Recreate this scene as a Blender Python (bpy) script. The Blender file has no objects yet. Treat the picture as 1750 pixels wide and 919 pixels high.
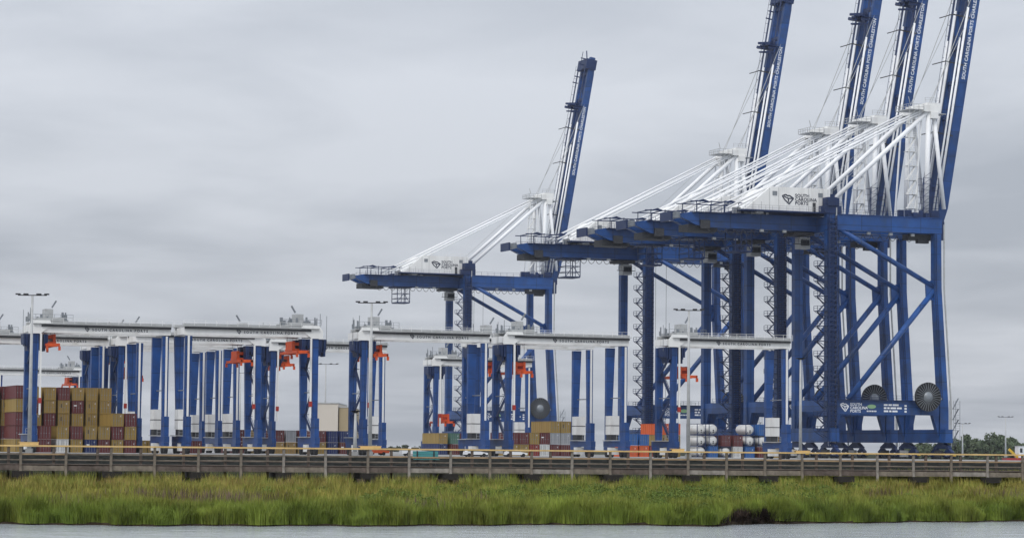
import bpy, math, random
import numpy as np
from math import sin, cos, tan, atan, radians, pi, sqrt
from mathutils import Matrix, Vector

S = bpy.context.scene
COL = S.collection
random.seed(7)
RNG = np.random.default_rng(11)

# ------------------------------------------------------------------ camera
FPX, CAM_H = 4600.0, 3.5
PITCH, ROLL = atan((766.8 - 459.5) / FPX), radians(.543)
fw = Vector((0, cos(PITCH), sin(PITCH))); rt = Vector((1, 0, 0)); up = rt.cross(fw)
cr = rt * cos(ROLL) + up * sin(ROLL); cu = up * cos(ROLL) - rt * sin(ROLL)
cam = bpy.data.cameras.new('camera'); co = bpy.data.objects.new('camera', cam); COL.objects.link(co)
cam.sensor_width = 36; cam.lens = 36 * FPX / 1750; cam.clip_start = 1; cam.clip_end = 30000
M = Matrix((cr, cu, -fw)).transposed().to_4x4(); M.translation = (0, 0, CAM_H)
co.matrix_world = M
S.camera = co

# ------------------------------------------------------------------ sky and sun (overcast)
SUN_EL, SUN_AZ = radians(52), radians(205)     # azimuth clockwise from +Y: behind the camera, to the left
w = bpy.data.worlds.new('World'); S.world = w; w.use_nodes = True
nt = w.node_tree; N = nt.nodes; L = nt.links
bg = N['Background']; bg.inputs[1].default_value = 0.1
sky = N.new('ShaderNodeTexSky'); sky.sky_type = 'NISHITA'; sky.sun_disc = False
sky.sun_elevation = SUN_EL; sky.sun_rotation = SUN_AZ; sky.dust_density = 3.0
tc = N.new('ShaderNodeTexCoord'); sep = N.new('ShaderNodeSeparateXYZ'); L.new(tc.outputs['Generated'], sep.inputs[0])
def nmath(op, a, b=None, clamp=False):
    n = N.new('ShaderNodeMath'); n.operation = op; n.use_clamp = clamp
    for i, x in enumerate((a, b)):
        if x is None: continue
        if isinstance(x, (int, float)): n.inputs[i].default_value = x
        else: L.new(x, n.inputs[i])
    return n.outputs[0]
zc = nmath('MAXIMUM', sep.outputs[2], 0.0)
den = nmath('ADD', zc, 0.07)
cx = nmath('DIVIDE', sep.outputs[0], den); cy = nmath('DIVIDE', sep.outputs[1], den)
cmb = N.new('ShaderNodeCombineXYZ'); L.new(cx, cmb.inputs[0]); L.new(cy, cmb.inputs[1])
def noise(scale, detail, rough, off):
    mp = N.new('ShaderNodeMapping'); mp.inputs['Location'].default_value = off; mp.inputs['Scale'].default_value = (1.0, 0.75, 1)
    L.new(cmb.outputs[0], mp.inputs[0])
    n = N.new('ShaderNodeTexNoise'); n.inputs['Scale'].default_value = scale; n.inputs['Detail'].default_value = detail
    n.inputs['Roughness'].default_value = rough; n.inputs['Distortion'].default_value = .35
    L.new(mp.outputs[0], n.inputs['Vector']); return n.outputs['Fac']
n1 = noise(.55, 4, .5, (3.1, 1.7, 0)); n2 = noise(1.6, 5, .55, (7.2, 4.4, 0))
nn = nmath('ADD', nmath('MULTIPLY', n1, .68), nmath('MULTIPLY', n2, .32))
ramp = N.new('ShaderNodeValToRGB'); L.new(nn, ramp.inputs[0])
ramp.color_ramp.elements[0].position = .37; ramp.color_ramp.elements[0].color = (3.9, 4.22, 4.78, 1)
ramp.color_ramp.elements[1].position = .60; ramp.color_ramp.elements[1].color = (5.9, 6.2, 6.75, 1)
# a closed overcast deck is brighter overhead than at the horizon (CIE overcast sky)
grad = nmath('ADD', nmath('MULTIPLY', zc, 1.75), .97)
mul = N.new('ShaderNodeVectorMath'); mul.operation = 'SCALE'; L.new(ramp.outputs[0], mul.inputs[0]); L.new(grad, mul.inputs['Scale'])
mix = N.new('ShaderNodeMix'); mix.data_type = 'RGBA'; mix.inputs['Factor'].default_value = .93
L.new(sky.outputs[0], mix.inputs['A']); L.new(mul.outputs[0], mix.inputs['B']); L.new(mix.outputs['Result'], bg.inputs[0])
sl = bpy.data.lights.new('sun', 'SUN'); sl.energy = 1.5; sl.angle = radians(18); sl.color = (1, .96, .9)
so = bpy.data.objects.new('sun', sl); COL.objects.link(so)
sd = Vector((sin(SUN_AZ) * cos(SUN_EL), cos(SUN_AZ) * cos(SUN_EL), sin(SUN_EL)))
so.rotation_euler = sd.to_track_quat('Z', 'Y').to_euler(); so.location = (0, -50, 200)
vs = S.view_settings; S.display_settings.display_device = 'sRGB'
vs.view_transform = 'Standard'; vs.look = 'None'; vs.exposure = 0.0; vs.gamma = 1.0; vs.use_curve_mapping = False
S.cycles.use_denoising = True
S.cycles.max_bounces = 6

# ------------------------------------------------------------------ frames of reference
GZ = 2.0                                    # terminal ground above the water
TH = radians(20.6)                          # the quay runs away to the left
OX, OY = 76.2, 644.1                        # foot of the nearest ship crane's landside leg
sv = Vector((cos(TH), sin(TH), 0)); qv = Vector((-sin(TH), cos(TH), 0))
def W(X, Y, Z=0.0): return Vector((OX, OY, GZ)) + sv * X + qv * Y + Vector((0, 0, Z))
def QX(x, y): d = Vector((x - OX, y - OY, 0)); return d.dot(sv), d.dot(qv)
def ux(u, y):                               # x of a ground point seen in column u (1200-wide) at depth y
    r = fw + cr * ((u * 1.45833 - 875) / FPX) - cu * ((415 * 1.84538 - 459.5) / FPX)
    return r.x / r.y * y
BZ = radians(17.19)                         # boardwalk heading
BX, BY, SPNB = -26.82, 148.0, 2.44
bv = Vector((cos(BZ), sin(BZ), 0)); bn = Vector((-sin(BZ), cos(BZ), 0))

# ------------------------------------------------------------------ materials
def mat(name, col, rough=.5, metal=0.0, var=.12, scale=3.0, bump=0.0, bscale=20.0, attr=None, streak=False, grime=None, gamt=.35, spec=.4, plates=0.0):
    m = bpy.data.materials.new(name); m.use_nodes = True
    t = m.node_tree; n = t.nodes; l = t.links
    b = n['Principled BSDF']; b.inputs['Roughness'].default_value = rough; b.inputs['Metallic'].default_value = metal
    b.inputs['Specular IOR Level'].default_value = spec
    tcn = n.new('ShaderNodeTexCoord'); mp = n.new('ShaderNodeMapping')
    mp.inputs['Scale'].default_value = (1, 1, .12) if streak else (1, 1, 1)
    l.new(tcn.outputs['Object'], mp.inputs[0])
    nz = n.new('ShaderNodeTexNoise'); nz.inputs['Scale'].default_value = scale; nz.inputs['Detail'].default_value = 5
    l.new(mp.outputs[0], nz.inputs['Vector'])
    mr = n.new('ShaderNodeMapRange'); mr.inputs['From Min'].default_value = .3; mr.inputs['From Max'].default_value = .7
    mr.inputs['To Min'].default_value = 1 - var; mr.inputs['To Max'].default_value = 1 + var
    l.new(nz.outputs['Fac'], mr.inputs[0])
    sc = n.new('ShaderNodeVectorMath'); sc.operation = 'SCALE'; l.new(mr.outputs[0], sc.inputs['Scale'])
    if attr:
        a = n.new('ShaderNodeAttribute'); a.attribute_name = attr; l.new(a.outputs['Color'], sc.inputs[0])
    else:
        sc.inputs[0].default_value = col
    out = sc.outputs[0]
    if grime:
        g = n.new('ShaderNodeTexNoise'); g.inputs['Scale'].default_value = scale * .55; g.inputs['Detail'].default_value = 8; g.inputs['Roughness'].default_value = .65
        l.new(mp.outputs[0], g.inputs['Vector'])
        r2 = n.new('ShaderNodeMapRange'); r2.inputs['From Min'].default_value = .5; r2.inputs['From Max'].default_value = .72; r2.inputs['To Max'].default_value = gamt
        l.new(g.outputs['Fac'], r2.inputs[0])
        mx = n.new('ShaderNodeMix'); mx.data_type = 'RGBA'; l.new(r2.outputs[0], mx.inputs['Factor']); l.new(out, mx.inputs['A']); mx.inputs['B'].default_value = (*grime, 1)
        out = mx.outputs['Result']
    if plates:                                     # shop-welded plate lengths differ a little in tone, with a seam between them
        sp = n.new('ShaderNodeSeparateXYZ'); l.new(tcn.outputs['Object'], sp.inputs[0])
        tot = None
        for ax, ln in ((2, plates), (0, plates * 1.3)):
            dv = n.new('ShaderNodeMath'); dv.operation = 'DIVIDE'; dv.inputs[1].default_value = ln; l.new(sp.outputs[ax], dv.inputs[0])
            fl = n.new('ShaderNodeMath'); fl.operation = 'FLOOR'; l.new(dv.outputs[0], fl.inputs[0])
            fr = n.new('ShaderNodeMath'); fr.operation = 'FRACT'; l.new(dv.outputs[0], fr.inputs[0])
            wn = n.new('ShaderNodeTexWhiteNoise'); wn.noise_dimensions = '1D'; l.new(fl.outputs[0], wn.inputs['W'])
            m1 = n.new('ShaderNodeMapRange'); m1.inputs['To Min'].default_value = .84; m1.inputs['To Max'].default_value = 1.14; l.new(wn.outputs['Value'], m1.inputs[0])
            lt = n.new('ShaderNodeMath'); lt.operation = 'GREATER_THAN'; lt.inputs[1].default_value = .035; l.new(fr.outputs[0], lt.inputs[0])
            m2 = n.new('ShaderNodeMapRange'); m2.inputs['To Min'].default_value = .62; m2.inputs['To Max'].default_value = 1.0; l.new(lt.outputs[0], m2.inputs[0])
            mm = n.new('ShaderNodeMath'); mm.operation = 'MULTIPLY'; l.new(m1.outputs[0], mm.inputs[0]); l.new(m2.outputs[0], mm.inputs[1])
            if tot is None: tot = mm.outputs[0]
            else:
                m3 = n.new('ShaderNodeMath'); m3.operation = 'MULTIPLY'; l.new(tot, m3.inputs[0]); l.new(mm.outputs[0], m3.inputs[1]); tot = m3.outputs[0]
        s2 = n.new('ShaderNodeVectorMath'); s2.operation = 'SCALE'; l.new(out, s2.inputs[0]); l.new(tot, s2.inputs['Scale']); out = s2.outputs[0]
    l.new(out, b.inputs['Base Color'])
    if bump:
        bt = n.new('ShaderNodeTexNoise'); bt.inputs['Scale'].default_value = bscale; bt.inputs['Detail'].default_value = 4
        l.new(tcn.outputs['Object'], bt.inputs['Vector'])
        bp = n.new('ShaderNodeBump'); bp.inputs['Strength'].default_value = bump; bp.inputs['Distance'].default_value = .1
        l.new(bt.outputs['Fac'], bp.inputs['Height']); l.new(bp.outputs[0], b.inputs['Normal'])
    return m
MT = {}
MT['blue'] = mat('crane_blue_paint', (.011, .062, .222), .42, var=.22, scale=.35, grime=(.028, .046, .09), gamt=.8, plates=6.2)
MT['dblue'] = mat('dark_blue_steel', (.006, .022, .085), .5, var=.2, scale=.5)
MT['rblue'] = mat('gantry_blue_paint', (.010, .058, .218), .42, var=.22, scale=.5, grime=(.02, .04, .10), gamt=.7, plates=5.1)
MT['white'] = mat('white_crane_paint', (.80, .80, .78), .5, var=.05, scale=.8, grime=(.36, .33, .29), gamt=.45, streak=True)
MT['stay'] = mat('white_stay_paint', (.84, .85, .86), .45, var=.03, scale=1)
MT['lgrey'] = mat('light_grey_steel', (.42, .43, .43), .5, var=.1, scale=1, grime=(.2, .19, .17))
MT['grey'] = mat('galvanised_steel', (.23, .25, .27), .45, metal=.3, var=.1, scale=1)
MT['black'] = mat('black_rubber', (.018, .018, .02), .8, var=.2, scale=3)
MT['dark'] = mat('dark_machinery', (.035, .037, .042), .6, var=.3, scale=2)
MT['orange'] = mat('orange_paint', (.66, .085, .012), .5, var=.15, scale=1.2, grime=(.16, .05, .03))
MT['red'] = mat('red_paint', (.35, .03, .02), .5, var=.1)
MT['letter'] = mat('white_lettering', (.78, .8, .82), .5, var=.02)
MT['navy_letter'] = mat('navy_lettering', (.012, .018, .045), .5, var=.02)
MT['glass'] = mat('dark_glass', (.02, .025, .03), .08, var=.05)
MT['green_sign'] = mat('green_sign_paint', (.25, .42, .22), .5, var=.05)
CC = {'tan': (.30, .20, .05), 'maroon': (.12, .024, .024), 'red': (.24, .03, .02), 'orange': (.62, .10, .015), 'navy': (.014, .026, .11), 'blue': (.02, .11, .34),
      'grey': (.33, .34, .36), 'green': (.07, .16, .12), 'white': (.62, .62, .61), 'ochre': (.34, .22, .07)}
for k, c in CC.items():
    MT['c_' + k] = mat(k + '_container_paint', c, .55, var=.16, scale=.8, grime=tuple(x * .55 + .02 for x in c), gamt=.6, streak=True)
MT['tank'] = mat('white_tank_cladding', (.66, .66, .64), .4, var=.05, scale=1, grime=(.4, .38, .34), gamt=.5)
MT['wood'] = mat('weathered_wood', (.215, .185, .15), .85, spec=.1, var=.35, scale=2.5, bump=.3, bscale=8, grime=(.10, .085, .07), gamt=.6)
MT['wood3'] = mat('silvered_wood', (.29, .265, .235), .85, spec=.1, var=.4, scale=2.5, bump=.3, bscale=8, grime=(.15, .13, .11), gamt=.6)
MT['wood2'] = mat('dark_weathered_wood', (.13, .105, .09), .9, spec=.1, var=.4, scale=2.5, bump=.3, bscale=8, grime=(.06, .055, .045), gamt=.6)
MT['cap'] = mat('new_yellow_pine', (.70, .49, .21), .7, var=.22, scale=1.1, grime=(.40, .25, .11), gamt=.5)
MT['midrail'] = mat('tan_pine_rail', (.42, .29, .17), .8, var=.35, scale=1.2, grime=(.2, .15, .1), gamt=.6)
MT['pile'] = mat('wet_dark_timber', (.02, .017, .014), .7, var=.3)
MT['teal'] = mat('teal_plastic', (.07, .27, .28), .5, var=.08)
MT['concrete'] = mat('pale_concrete', (.27, .27, .265), .9, spec=0, var=.2, scale=.06, grime=(.18, .18, .18))
MT['wall'] = mat('cream_wall_panel', (.60, .55, .48), .8, var=.03, scale=.1)
MT['wall2'] = mat('tan_wall_panel', (.36, .29, .18), .8, var=.04, scale=.1)
MT['rock'] = mat('dark_riprap', (.017, .018, .016), .95, spec=0, var=.5, scale=.7, bump=.6, bscale=1.2)
MT['mudflat'] = mat('marsh_mud', (.045, .035, .024), .75, spec=0, var=.35, scale=1.2, bump=.5, bscale=3)
MT['farmarsh'] = mat('far_marsh', (.034, .037, .022), .95, spec=0, var=.4, scale=.12)
MT['grass'] = mat('marsh_grass', (0, 0, 0), .75, var=.18, scale=1.5, attr='col', spec=.15)
MT['leaf'] = mat('tree_leaf', (0, 0, 0), .8, var=.15, scale=.2, attr='col', spec=.15)
MT['boatred'] = mat('boat_red_paint', (.33, .03, .03), .5)
MT['yellow'] = mat('yellow_paint', (.62, .40, .03), .5)
MT['carwhite'] = mat('white_car_paint', (.72, .73, .74), .2, var=.02)
MT['bark'] = mat('bark', (.09, .07, .055), .9)

# ------------------------------------------------------------------ mesh helpers
class MB:
    def __init__(s): s.v = []; s.f = []
    def add(s, vs, fs):
        o = len(s.v); s.v += [tuple(x) for x in vs]; s.f += [tuple(i + o for i in f) for f in fs]; return s
    def box(s, x0, x1, y0, y1, z0, z1):
        x0, x1 = sorted((x0, x1)); y0, y1 = sorted((y0, y1)); z0, z1 = sorted((z0, z1))
        return s.add([(x0, y0, z0), (x1, y0, z0), (x1, y1, z0), (x0, y1, z0), (x0, y0, z1), (x1, y0, z1), (x1, y1, z1), (x0, y1, z1)],
                     [(3, 2, 1, 0), (4, 5, 6, 7), (0, 1, 5, 4), (1, 2, 6, 5), (2, 3, 7, 6), (3, 0, 4, 7)])
    def beam(s, p, q, a, b=None, ref=(0, 1, 0)):     # a: thickness across ref, b: along ref
        b = a if b is None else b
        p = Vector(p); q = Vector(q); d = (q - p).normalized(); r = Vector(ref)
        if abs(d.dot(r)) > .95: r = Vector((1, 0, 0))
        e1 = d.cross(r).normalized() * (a / 2); e2 = d.cross(e1).normalized() * (b / 2)
        vs = [c + i * e1 + j * e2 for c in (p, q) for i, j in ((-1, -1), (1, -1), (1, 1), (-1, 1))]
        return s.add(vs, [(3, 2, 1, 0), (4, 5, 6, 7), (0, 1, 5, 4), (1, 2, 6, 5), (2, 3, 7, 6), (3, 0, 4, 7)])
    def tube(s, p, q, r, r2=None, n=8):
        r2 = r if r2 is None else r2
        p = Vector(p); q = Vector(q); d = (q - p).normalized(); e = Vector((0, 0, 1)) if abs(d.z) < .9 else Vector((1, 0, 0))
        a = d.cross(e).normalized(); b = d.cross(a)
        vs = [c + (a * cos(2 * pi * i / n) + b * sin(2 * pi * i / n)) * rr for c, rr in ((p, r), (q, r2)) for i in range(n)]
        return s.add(vs, [(i, (i + 1) % n, n + (i + 1) % n, n + i) for i in range(n)] + [tuple(range(n - 1, -1, -1)), tuple(range(n, 2 * n))])
    def lathe(s, c, axis, prof, n=16, caps=True):                # prof: (along axis, radius)
        c = Vector(c); d = Vector(axis).normalized(); e = Vector((0, 0, 1)) if abs(d.z) < .9 else Vector((1, 0, 0))
        a = d.cross(e).normalized(); b = d.cross(a); vs = []
        for h, r in prof: vs += [c + d * h + (a * cos(2 * pi * i / n) + b * sin(2 * pi * i / n)) * r for i in range(n)]
        fs = [(k * n + i, k * n + (i + 1) % n, (k + 1) * n + (i + 1) % n, (k + 1) * n + i) for k in range(len(prof) - 1) for i in range(n)]
        if caps: fs += [tuple(range(n - 1, -1, -1)), tuple(range((len(prof) - 1) * n, len(prof) * n))]
        return s.add(vs, fs)
    def prism(s, poly, y0, y1, plane='xz'):            # convex polygon extruded
        n = len(poly)
        g = (lambda a, b, y: (a, y, b)) if plane == 'xz' else ((lambda a, b, y: (y, a, b)) if plane == 'yz' else (lambda a, b, y: (a, b, y)))
        vs = [g(a, b, y0) for a, b in poly] + [g(a, b, y1) for a, b in poly]
        return s.add(vs, [tuple(range(n)), tuple(range(2 * n - 1, n - 1, -1))] + [(i, n + i, n + (i + 1) % n, (i + 1) % n) for i in range(n)])
    def mesh(s, name, m, smooth=False):
        me = bpy.data.meshes.new(name); me.from_pydata(s.v, [], s.f); me.materials.append(m); me.validate(); me.update()
        if smooth: me.polygons.foreach_set('use_smooth', [True] * len(me.polygons))
        return me
def obj(name, data, parent=None, loc=(0, 0, 0), rot=(0, 0, 0), label=None, cat=None, group=None, kind=None):
    o = bpy.data.objects.new(name, data); COL.objects.link(o)
    if parent: o.parent = parent
    o.location = loc; o.rotation_euler = rot
    if label: o['label'] = label
    if cat: o['category'] = cat
    if group: o['group'] = group
    if kind: o['kind'] = kind
    return o
def P(name, mb, m, parent, smooth=False, **k): return obj(name, mb.mesh(name, MT[m], smooth), parent, **k)
def copy_tree(o, parent=None):
    c = o.copy(); COL.objects.link(c); c.parent = parent
    for ch in list(o.children): copy_tree(ch, c)
    return c
def textmesh(txt, size, ext=.02, spacing=1.0, lines=.95, align='LEFT'):
    cu_ = bpy.data.curves.new('lettering', 'FONT'); cu_.body = txt; cu_.size = size; cu_.extrude = ext; cu_.offset = size * .018
    cu_.space_character = spacing; cu_.space_line = lines; cu_.align_x = align; cu_.resolution_u = 2
    t = bpy.data.objects.new('lettering', cu_); COL.objects.link(t)
    bpy.context.view_layer.update()
    me = bpy.data.meshes.new_from_object(t.evaluated_get(bpy.context.evaluated_depsgraph_get()))
    bpy.data.objects.remove(t); bpy.data.curves.remove(cu_)
    return me
FACE = (pi / 2, 0, 0)                                  # lettering turned to face local -Y
def logo(mb, x, z, w_, h_, y, t):                      # state-shaped emblem of strokes
    pts = [(0, .78), (.30, .92), (.48, .80), (.62, .84), (1, .58), (.84, .36), (.60, .02), (.42, .22), (.22, .42)]
    P3 = lambda p: Vector((x + p[0] * w_, y, z + p[1] * h_))
    for a, b in zip(pts, pts[1:] + pts[:1]): mb.beam(P3(a), P3(b), t, .04)
    for a, b in (((.16, .74), (.52, .56)), ((.52, .56), (.88, .56)), ((.52, .56), (.58, .22))): mb.beam(P3(a), P3(b), t * .9, .04)
    return mb
def rail_mb(mb, p, q, h=1.1, step=2.0, t=.07):         # handrail with posts
    p = Vector(p); q = Vector(q); n = max(1, int((q - p).length / step)); z = Vector((0, 0, 1))
    for i in range(n + 1):
        a = p.lerp(q, i / n); mb.beam(a, a + z * h, t)
    mb.beam(p + z * h, q + z * h, t); mb.beam(p + z * h * .5, q + z * h * .5, t * .8)
    return mb

# ------------------------------------------------------------------ ground, water
def sheet(name, pts, m, **k):
    me = bpy.data.meshes.new(name); me.from_pydata([tuple(p) for p in pts], [], [tuple(range(len(pts)))]); me.materials.append(m)
    return obj(name, me, kind='structure', **k)
def water_mat():
    m = bpy.data.materials.new('river_water'); m.use_nodes = True; t = m.node_tree; n = t.nodes; l = t.links
    b = n['Principled BSDF']; b.inputs['Base Color'].default_value = (.40, .43, .45, 1); b.inputs['Roughness'].default_value = .12; b.inputs['IOR'].default_value = 1.333
    tcn = n.new('ShaderNodeTexCoord'); mp = n.new('ShaderNodeMapping'); mp.inputs['Scale'].default_value = (.55, 1.0, 1); l.new(tcn.outputs['Object'], mp.inputs[0])
    hs = []
    for sc_, dt, wt in ((.55, 2, .7), (2.2, 3, .32), (7, 2, .08)):
        z = n.new('ShaderNodeTexNoise'); z.inputs['Scale'].default_value = sc_; z.inputs['Detail'].default_value = dt; l.new(mp.outputs[0], z.inputs['Vector'])
        mm = n.new('ShaderNodeMath'); mm.operation = 'MULTIPLY'; mm.inputs[1].default_value = wt; l.new(z.outputs['Fac'], mm.inputs[0]); hs.append(mm.outputs[0])
    a1 = n.new('ShaderNodeMath'); l.new(hs[0], a1.inputs[0]); l.new(hs[1], a1.inputs[1])
    a2 = n.new('ShaderNodeMath'); l.new(a1.outputs[0], a2.inputs[0]); l.new(hs[2], a2.inputs[1])
    bp = n.new('ShaderNodeBump'); bp.inputs['Strength'].default_value = 1.0; bp.inputs['Distance'].default_value = .13
    l.new(a2.outputs[0], bp.inputs['Height']); l.new(bp.outputs[0], b.inputs['Normal'])
    return m
MT['water'] = water_mat()
R_ = 14000
sheet('river_water', [(-R_, -200, 0), (R_, -200, 0), (R_, R_, 0), (-R_, R_, 0)], MT['water'])
sheet('terminal_pavement', [W(-620, -140), W(33, -140), W(33, 1500), W(-620, 1500)], MT['concrete'])
me = MB()
a, b_, c_ = W(-620, -140.05, -.02), W(33.1, -140.05, -.02), W(33.1, 1500, -.02)
me.add([a, b_, c_, a - qv * 9 - Vector((0, 0, 2.2)), b_ - qv * 9 + sv * .0 - Vector((0, 0, 2.2)), c_ - Vector((0, 0, 2.2)), b_ - Vector((0, 0, 2.2))], [(0, 3, 4, 1), (1, 6, 5, 2), (1, 4, 6)])
obj('quay_edge', me.mesh('quay_edge', MT['rock']), kind='structure')
sheet('far_marsh', [(-160, 171, .35), (60, 190, .35), tuple(W(-8, -144)[:2]) + (.35,), tuple(W(-620, -144)[:2]) + (.35,)], MT['farmarsh'])
land = sheet('far_shore', [(-3000, 2300, .6), (-600, 1900, .6), (200, 1250, .6), (340, 1180, .6), (1500, 1300, .6), (4000, 3000, .6), (4000, 6000, .6), (-3000, 6000, .6)], MT['farmarsh'])

# ------------------------------------------------------------------ marsh in front
SH = [(-70, 104), (-40, 112.5), (-22.4, 118.7), (-17, 118.2), (-11.2, 119.4), (-5, 121.6), (0.1, 124.2), (3.5, 126.8), (6.5, 126.2), (9.7, 125.6), (10.6, 128.2), (12.6, 131.6), (17, 134.0), (22, 137.5), (27, 141.0), (36, 146), (60, 158), (90, 172)]
sx_, sy_ = np.array([p[0] for p in SH], float), np.array([p[1] for p in SH], float)
def shore(x): return np.interp(x, sx_, sy_) + .5 * np.sin(x * 1.3) + .35 * np.sin(x * 3.1 + 1) + .3 * np.sin(x * .61 + 2)
def brd(x): return BY + (x - BX) * tan(BZ)
def ground(x, y):
    d = y - shore(x); f = np.clip(d / np.maximum(brd(x) - shore(x), 4), 0, 1.5)
    g = np.where(d < 0, -.25, .06 + 1.22 * f ** .85)
    # cut bank at the little point
    cut = np.exp(-((x - 12.3) / 2.4) ** 2) * np.clip(1 - np.abs(d - 1.2) / 2.2, 0, 1)
    return g + cut * .22
gx = np.arange(-75, 95, .5); gd = np.concatenate([[-1.5, -.4, -.1, 0, .15, .4, .8], np.arange(1.3, 26, 1.2), [30, 45, 70]])
GXm, GDm = np.meshgrid(gx, gd); GYm = shore(GXm) + GDm
GZm = ground(GXm, GYm) + RNG.normal(0, .03, GXm.shape)
GZm[-1] = .3
nr, nc = GXm.shape
fc = [(r * nc + c, r * nc + c + 1, (r + 1) * nc + c + 1, (r + 1) * nc + c) for r in range(nr - 1) for c in range(nc - 1)]
me = bpy.data.meshes.new('marsh_bank'); me.from_pydata(list(zip(GXm.ravel().tolist(), GYm.ravel().tolist(), GZm.ravel().tolist())), [], fc); me.materials.append(MT['mudflat'])
obj('marsh_bank', me, kind='structure')

def blades(name, n, xs, ys, hs, ws, cols, lean=.28, label=None, cat=None, mname='grass', base=None):
    """n bent three-segment blades -> one mesh; cols (n,3) root colours"""
    zs = ground(xs, ys) if base is None else base
    an = RNG.uniform(0, 2 * pi, n); ln = RNG.normal(0, lean, n) + .10
    cg = vnoise(xs, ys, 1.1, 31) * 2 * pi * 1.5; k_ = RNG.random(n) < .55; an = np.where(k_, cg + RNG.normal(0, .5, n), an); ln = np.where(k_, np.abs(ln) + .15, ln)
    dx, dy = np.cos(an), np.sin(an); wx, wy = -dy * ws / 2, dx * ws / 2
    # faces of a blade lie mostly across the view
    V = np.zeros((n, 5, 3))
    def pt(t, k):
        return np.stack([xs + dx * ln * hs * t * t, ys + dy * ln * hs * t * t, zs + hs * t * (1 - .25 * ln * ln * t)], 1)
    for j, (t, sgn) in enumerate(((0, -1), (0, 1), (.55, 1), (.55, -1))):
        p = pt(t, 0); k = 1.0 if t == 0 else .8
        p[:, 0] += wx * sgn * k; p[:, 1] += wy * sgn * k; V[:, j] = p
    V[:, 4] = pt(1.0, 0)
    me = bpy.data.meshes.new(name); me.vertices.add(n * 5); me.vertices.foreach_set('co', V.ravel())
    li = np.stack([np.arange(n) * 5 + k for k in (0, 1, 2, 3, 3, 2, 4)], 1).ravel()
    me.loops.add(n * 7); me.loops.foreach_set('vertex_index', li.astype(np.int32))
    me.polygons.add(n * 2)
    ls = np.stack([np.arange(n) * 7, np.arange(n) * 7 + 4], 1).ravel(); me.polygons.foreach_set('loop_start', ls.astype(np.int32))
    me.update(calc_edges=True)
    at = me.attributes.new('col', 'FLOAT_COLOR', 'POINT'); C4 = np.ones((n, 5, 4)); C4[:, :, :3] = cols[:, None, :]
    at.data.foreach_set('color', C4.ravel().astype(np.float32)); me.materials.append(MT[mname])
    return obj(name, me, kind='stuff', label=label, cat=cat)
def vnoise(x, y, s, seed):
    r = np.random.default_rng(seed); g = r.random((64, 64)); X = x / s; Y = y / s
    xi = np.floor(X).astype(int); yi = np.floor(Y).astype(int); fx = X - xi; fy = Y - yi; fx = fx * fx * (3 - 2 * fx); fy = fy * fy * (3 - 2 * fy)
    q = lambda i, j: g[i % 64, j % 64]
    return (q(xi, yi) * (1 - fx) + q(xi + 1, yi) * fx) * (1 - fy) + (q(xi, yi + 1) * (1 - fx) + q(xi + 1, yi + 1) * fx) * fy
def pick(n, x0, x1, d0, d1, pw=1.0):
    xs = RNG.uniform(x0, x1, n); ds = d0 + (d1 - d0) * RNG.random(n) ** pw
    return xs, ds, shore(xs) + ds
GREEN, DKGREEN, OCHRE, RUST, YEL, BROWN = map(np.array, ((.175, .225, .036), (.105, .152, .024), (.27, .235, .055), (.27, .17, .065), (.32, .28, .07), (.13, .09, .07)))
def mixc(a, b, t): return a[None] * (1 - t[:, None]) + b[None] * t[:, None]
# tall green cordgrass along the water
n = 230000
xs, ds, ys = pick(n, -52, 62, .0, 11, 1.9)
keep = ~((np.abs(xs - 11.5) < 1.15) & (ds < 1.1 + .9 * np.sin(xs * 4.1) + RNG.normal(0, .4, n))); xs, ds, ys = xs[keep], ds[keep], ys[keep]; n = len(xs)
pz = vnoise(xs, ys, 2.2, 1); pz2 = vnoise(xs, ys, .8, 2)
hs = (.58 + .38 * np.clip(ds / 1.2, 0, 1) - .045 * ds + .45 * (pz - .5) + .5 * (vnoise(xs, ys, .75, 21) - .5) + RNG.normal(0, .10, n)) * (1 + .06 * np.sin(xs * .5))
t = np.clip(ds / 9 * .9 - .1 + (pz - .5) * .9 + RNG.normal(0, .22, n), 0, 1)
cl = mixc(DKGREEN, GREEN, np.clip(pz * 1.1 - .1 + RNG.random(n) * .4, 0, 1)); cl = cl * (.55 + .9 * pz2[:, None])
cl = cl * (1 - t[:, None] * .55) + OCHRE[None] * t[:, None] * .55
blades('cordgrass_fringe', n, xs, ys, np.clip(hs, .3, 1.5), RNG.uniform(.016, .042, n), cl, label='tall green cordgrass fringe along the water edge', cat='grass')
# ochre and rust meadow grass up to the boardwalk
n = 210000
xs, ds, ys = pick(n, -56, 66, 2.5, 32)
bd = brd(xs) - ys; keep = (bd > -8); xs, ds, ys, bd = xs[keep], ds[keep], ys[keep], bd[keep]; n = len(xs)
pz = vnoise(xs, ys, 3.0, 3); pz2 = vnoise(xs, ys, 1.0, 4)
mid = np.exp(-((xs - 8) / 13.0) ** 4)
rust = np.clip(np.exp(-((bd - 7) / 5) ** 2) * 1.2 * (pz > .35) + (pz2 - .6), 0, 1)
cl = mixc(OCHRE, RUST, np.clip(rust * .8 + RNG.normal(0, .1, n), 0, 1)); gr = np.clip(.36 + (pz2 - .5) * 1.1 + RNG.normal(0, .25, n) + mid * .45 + .35 * np.exp(-ds / 4), 0, 1)
cl = cl * (1 - gr[:, None]) + GREEN[None] * gr[:, None]
cl = cl * (.6 + .8 * vnoise(xs, ys, .6, 8)[:, None]); yy = (RNG.random(n) < .06); cl[yy] = YEL
hs = .72 + .25 * (pz - .5) + RNG.normal(0, .08, n) + .16 * np.exp(-np.clip(bd, 0, 99) / 3.0)
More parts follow.
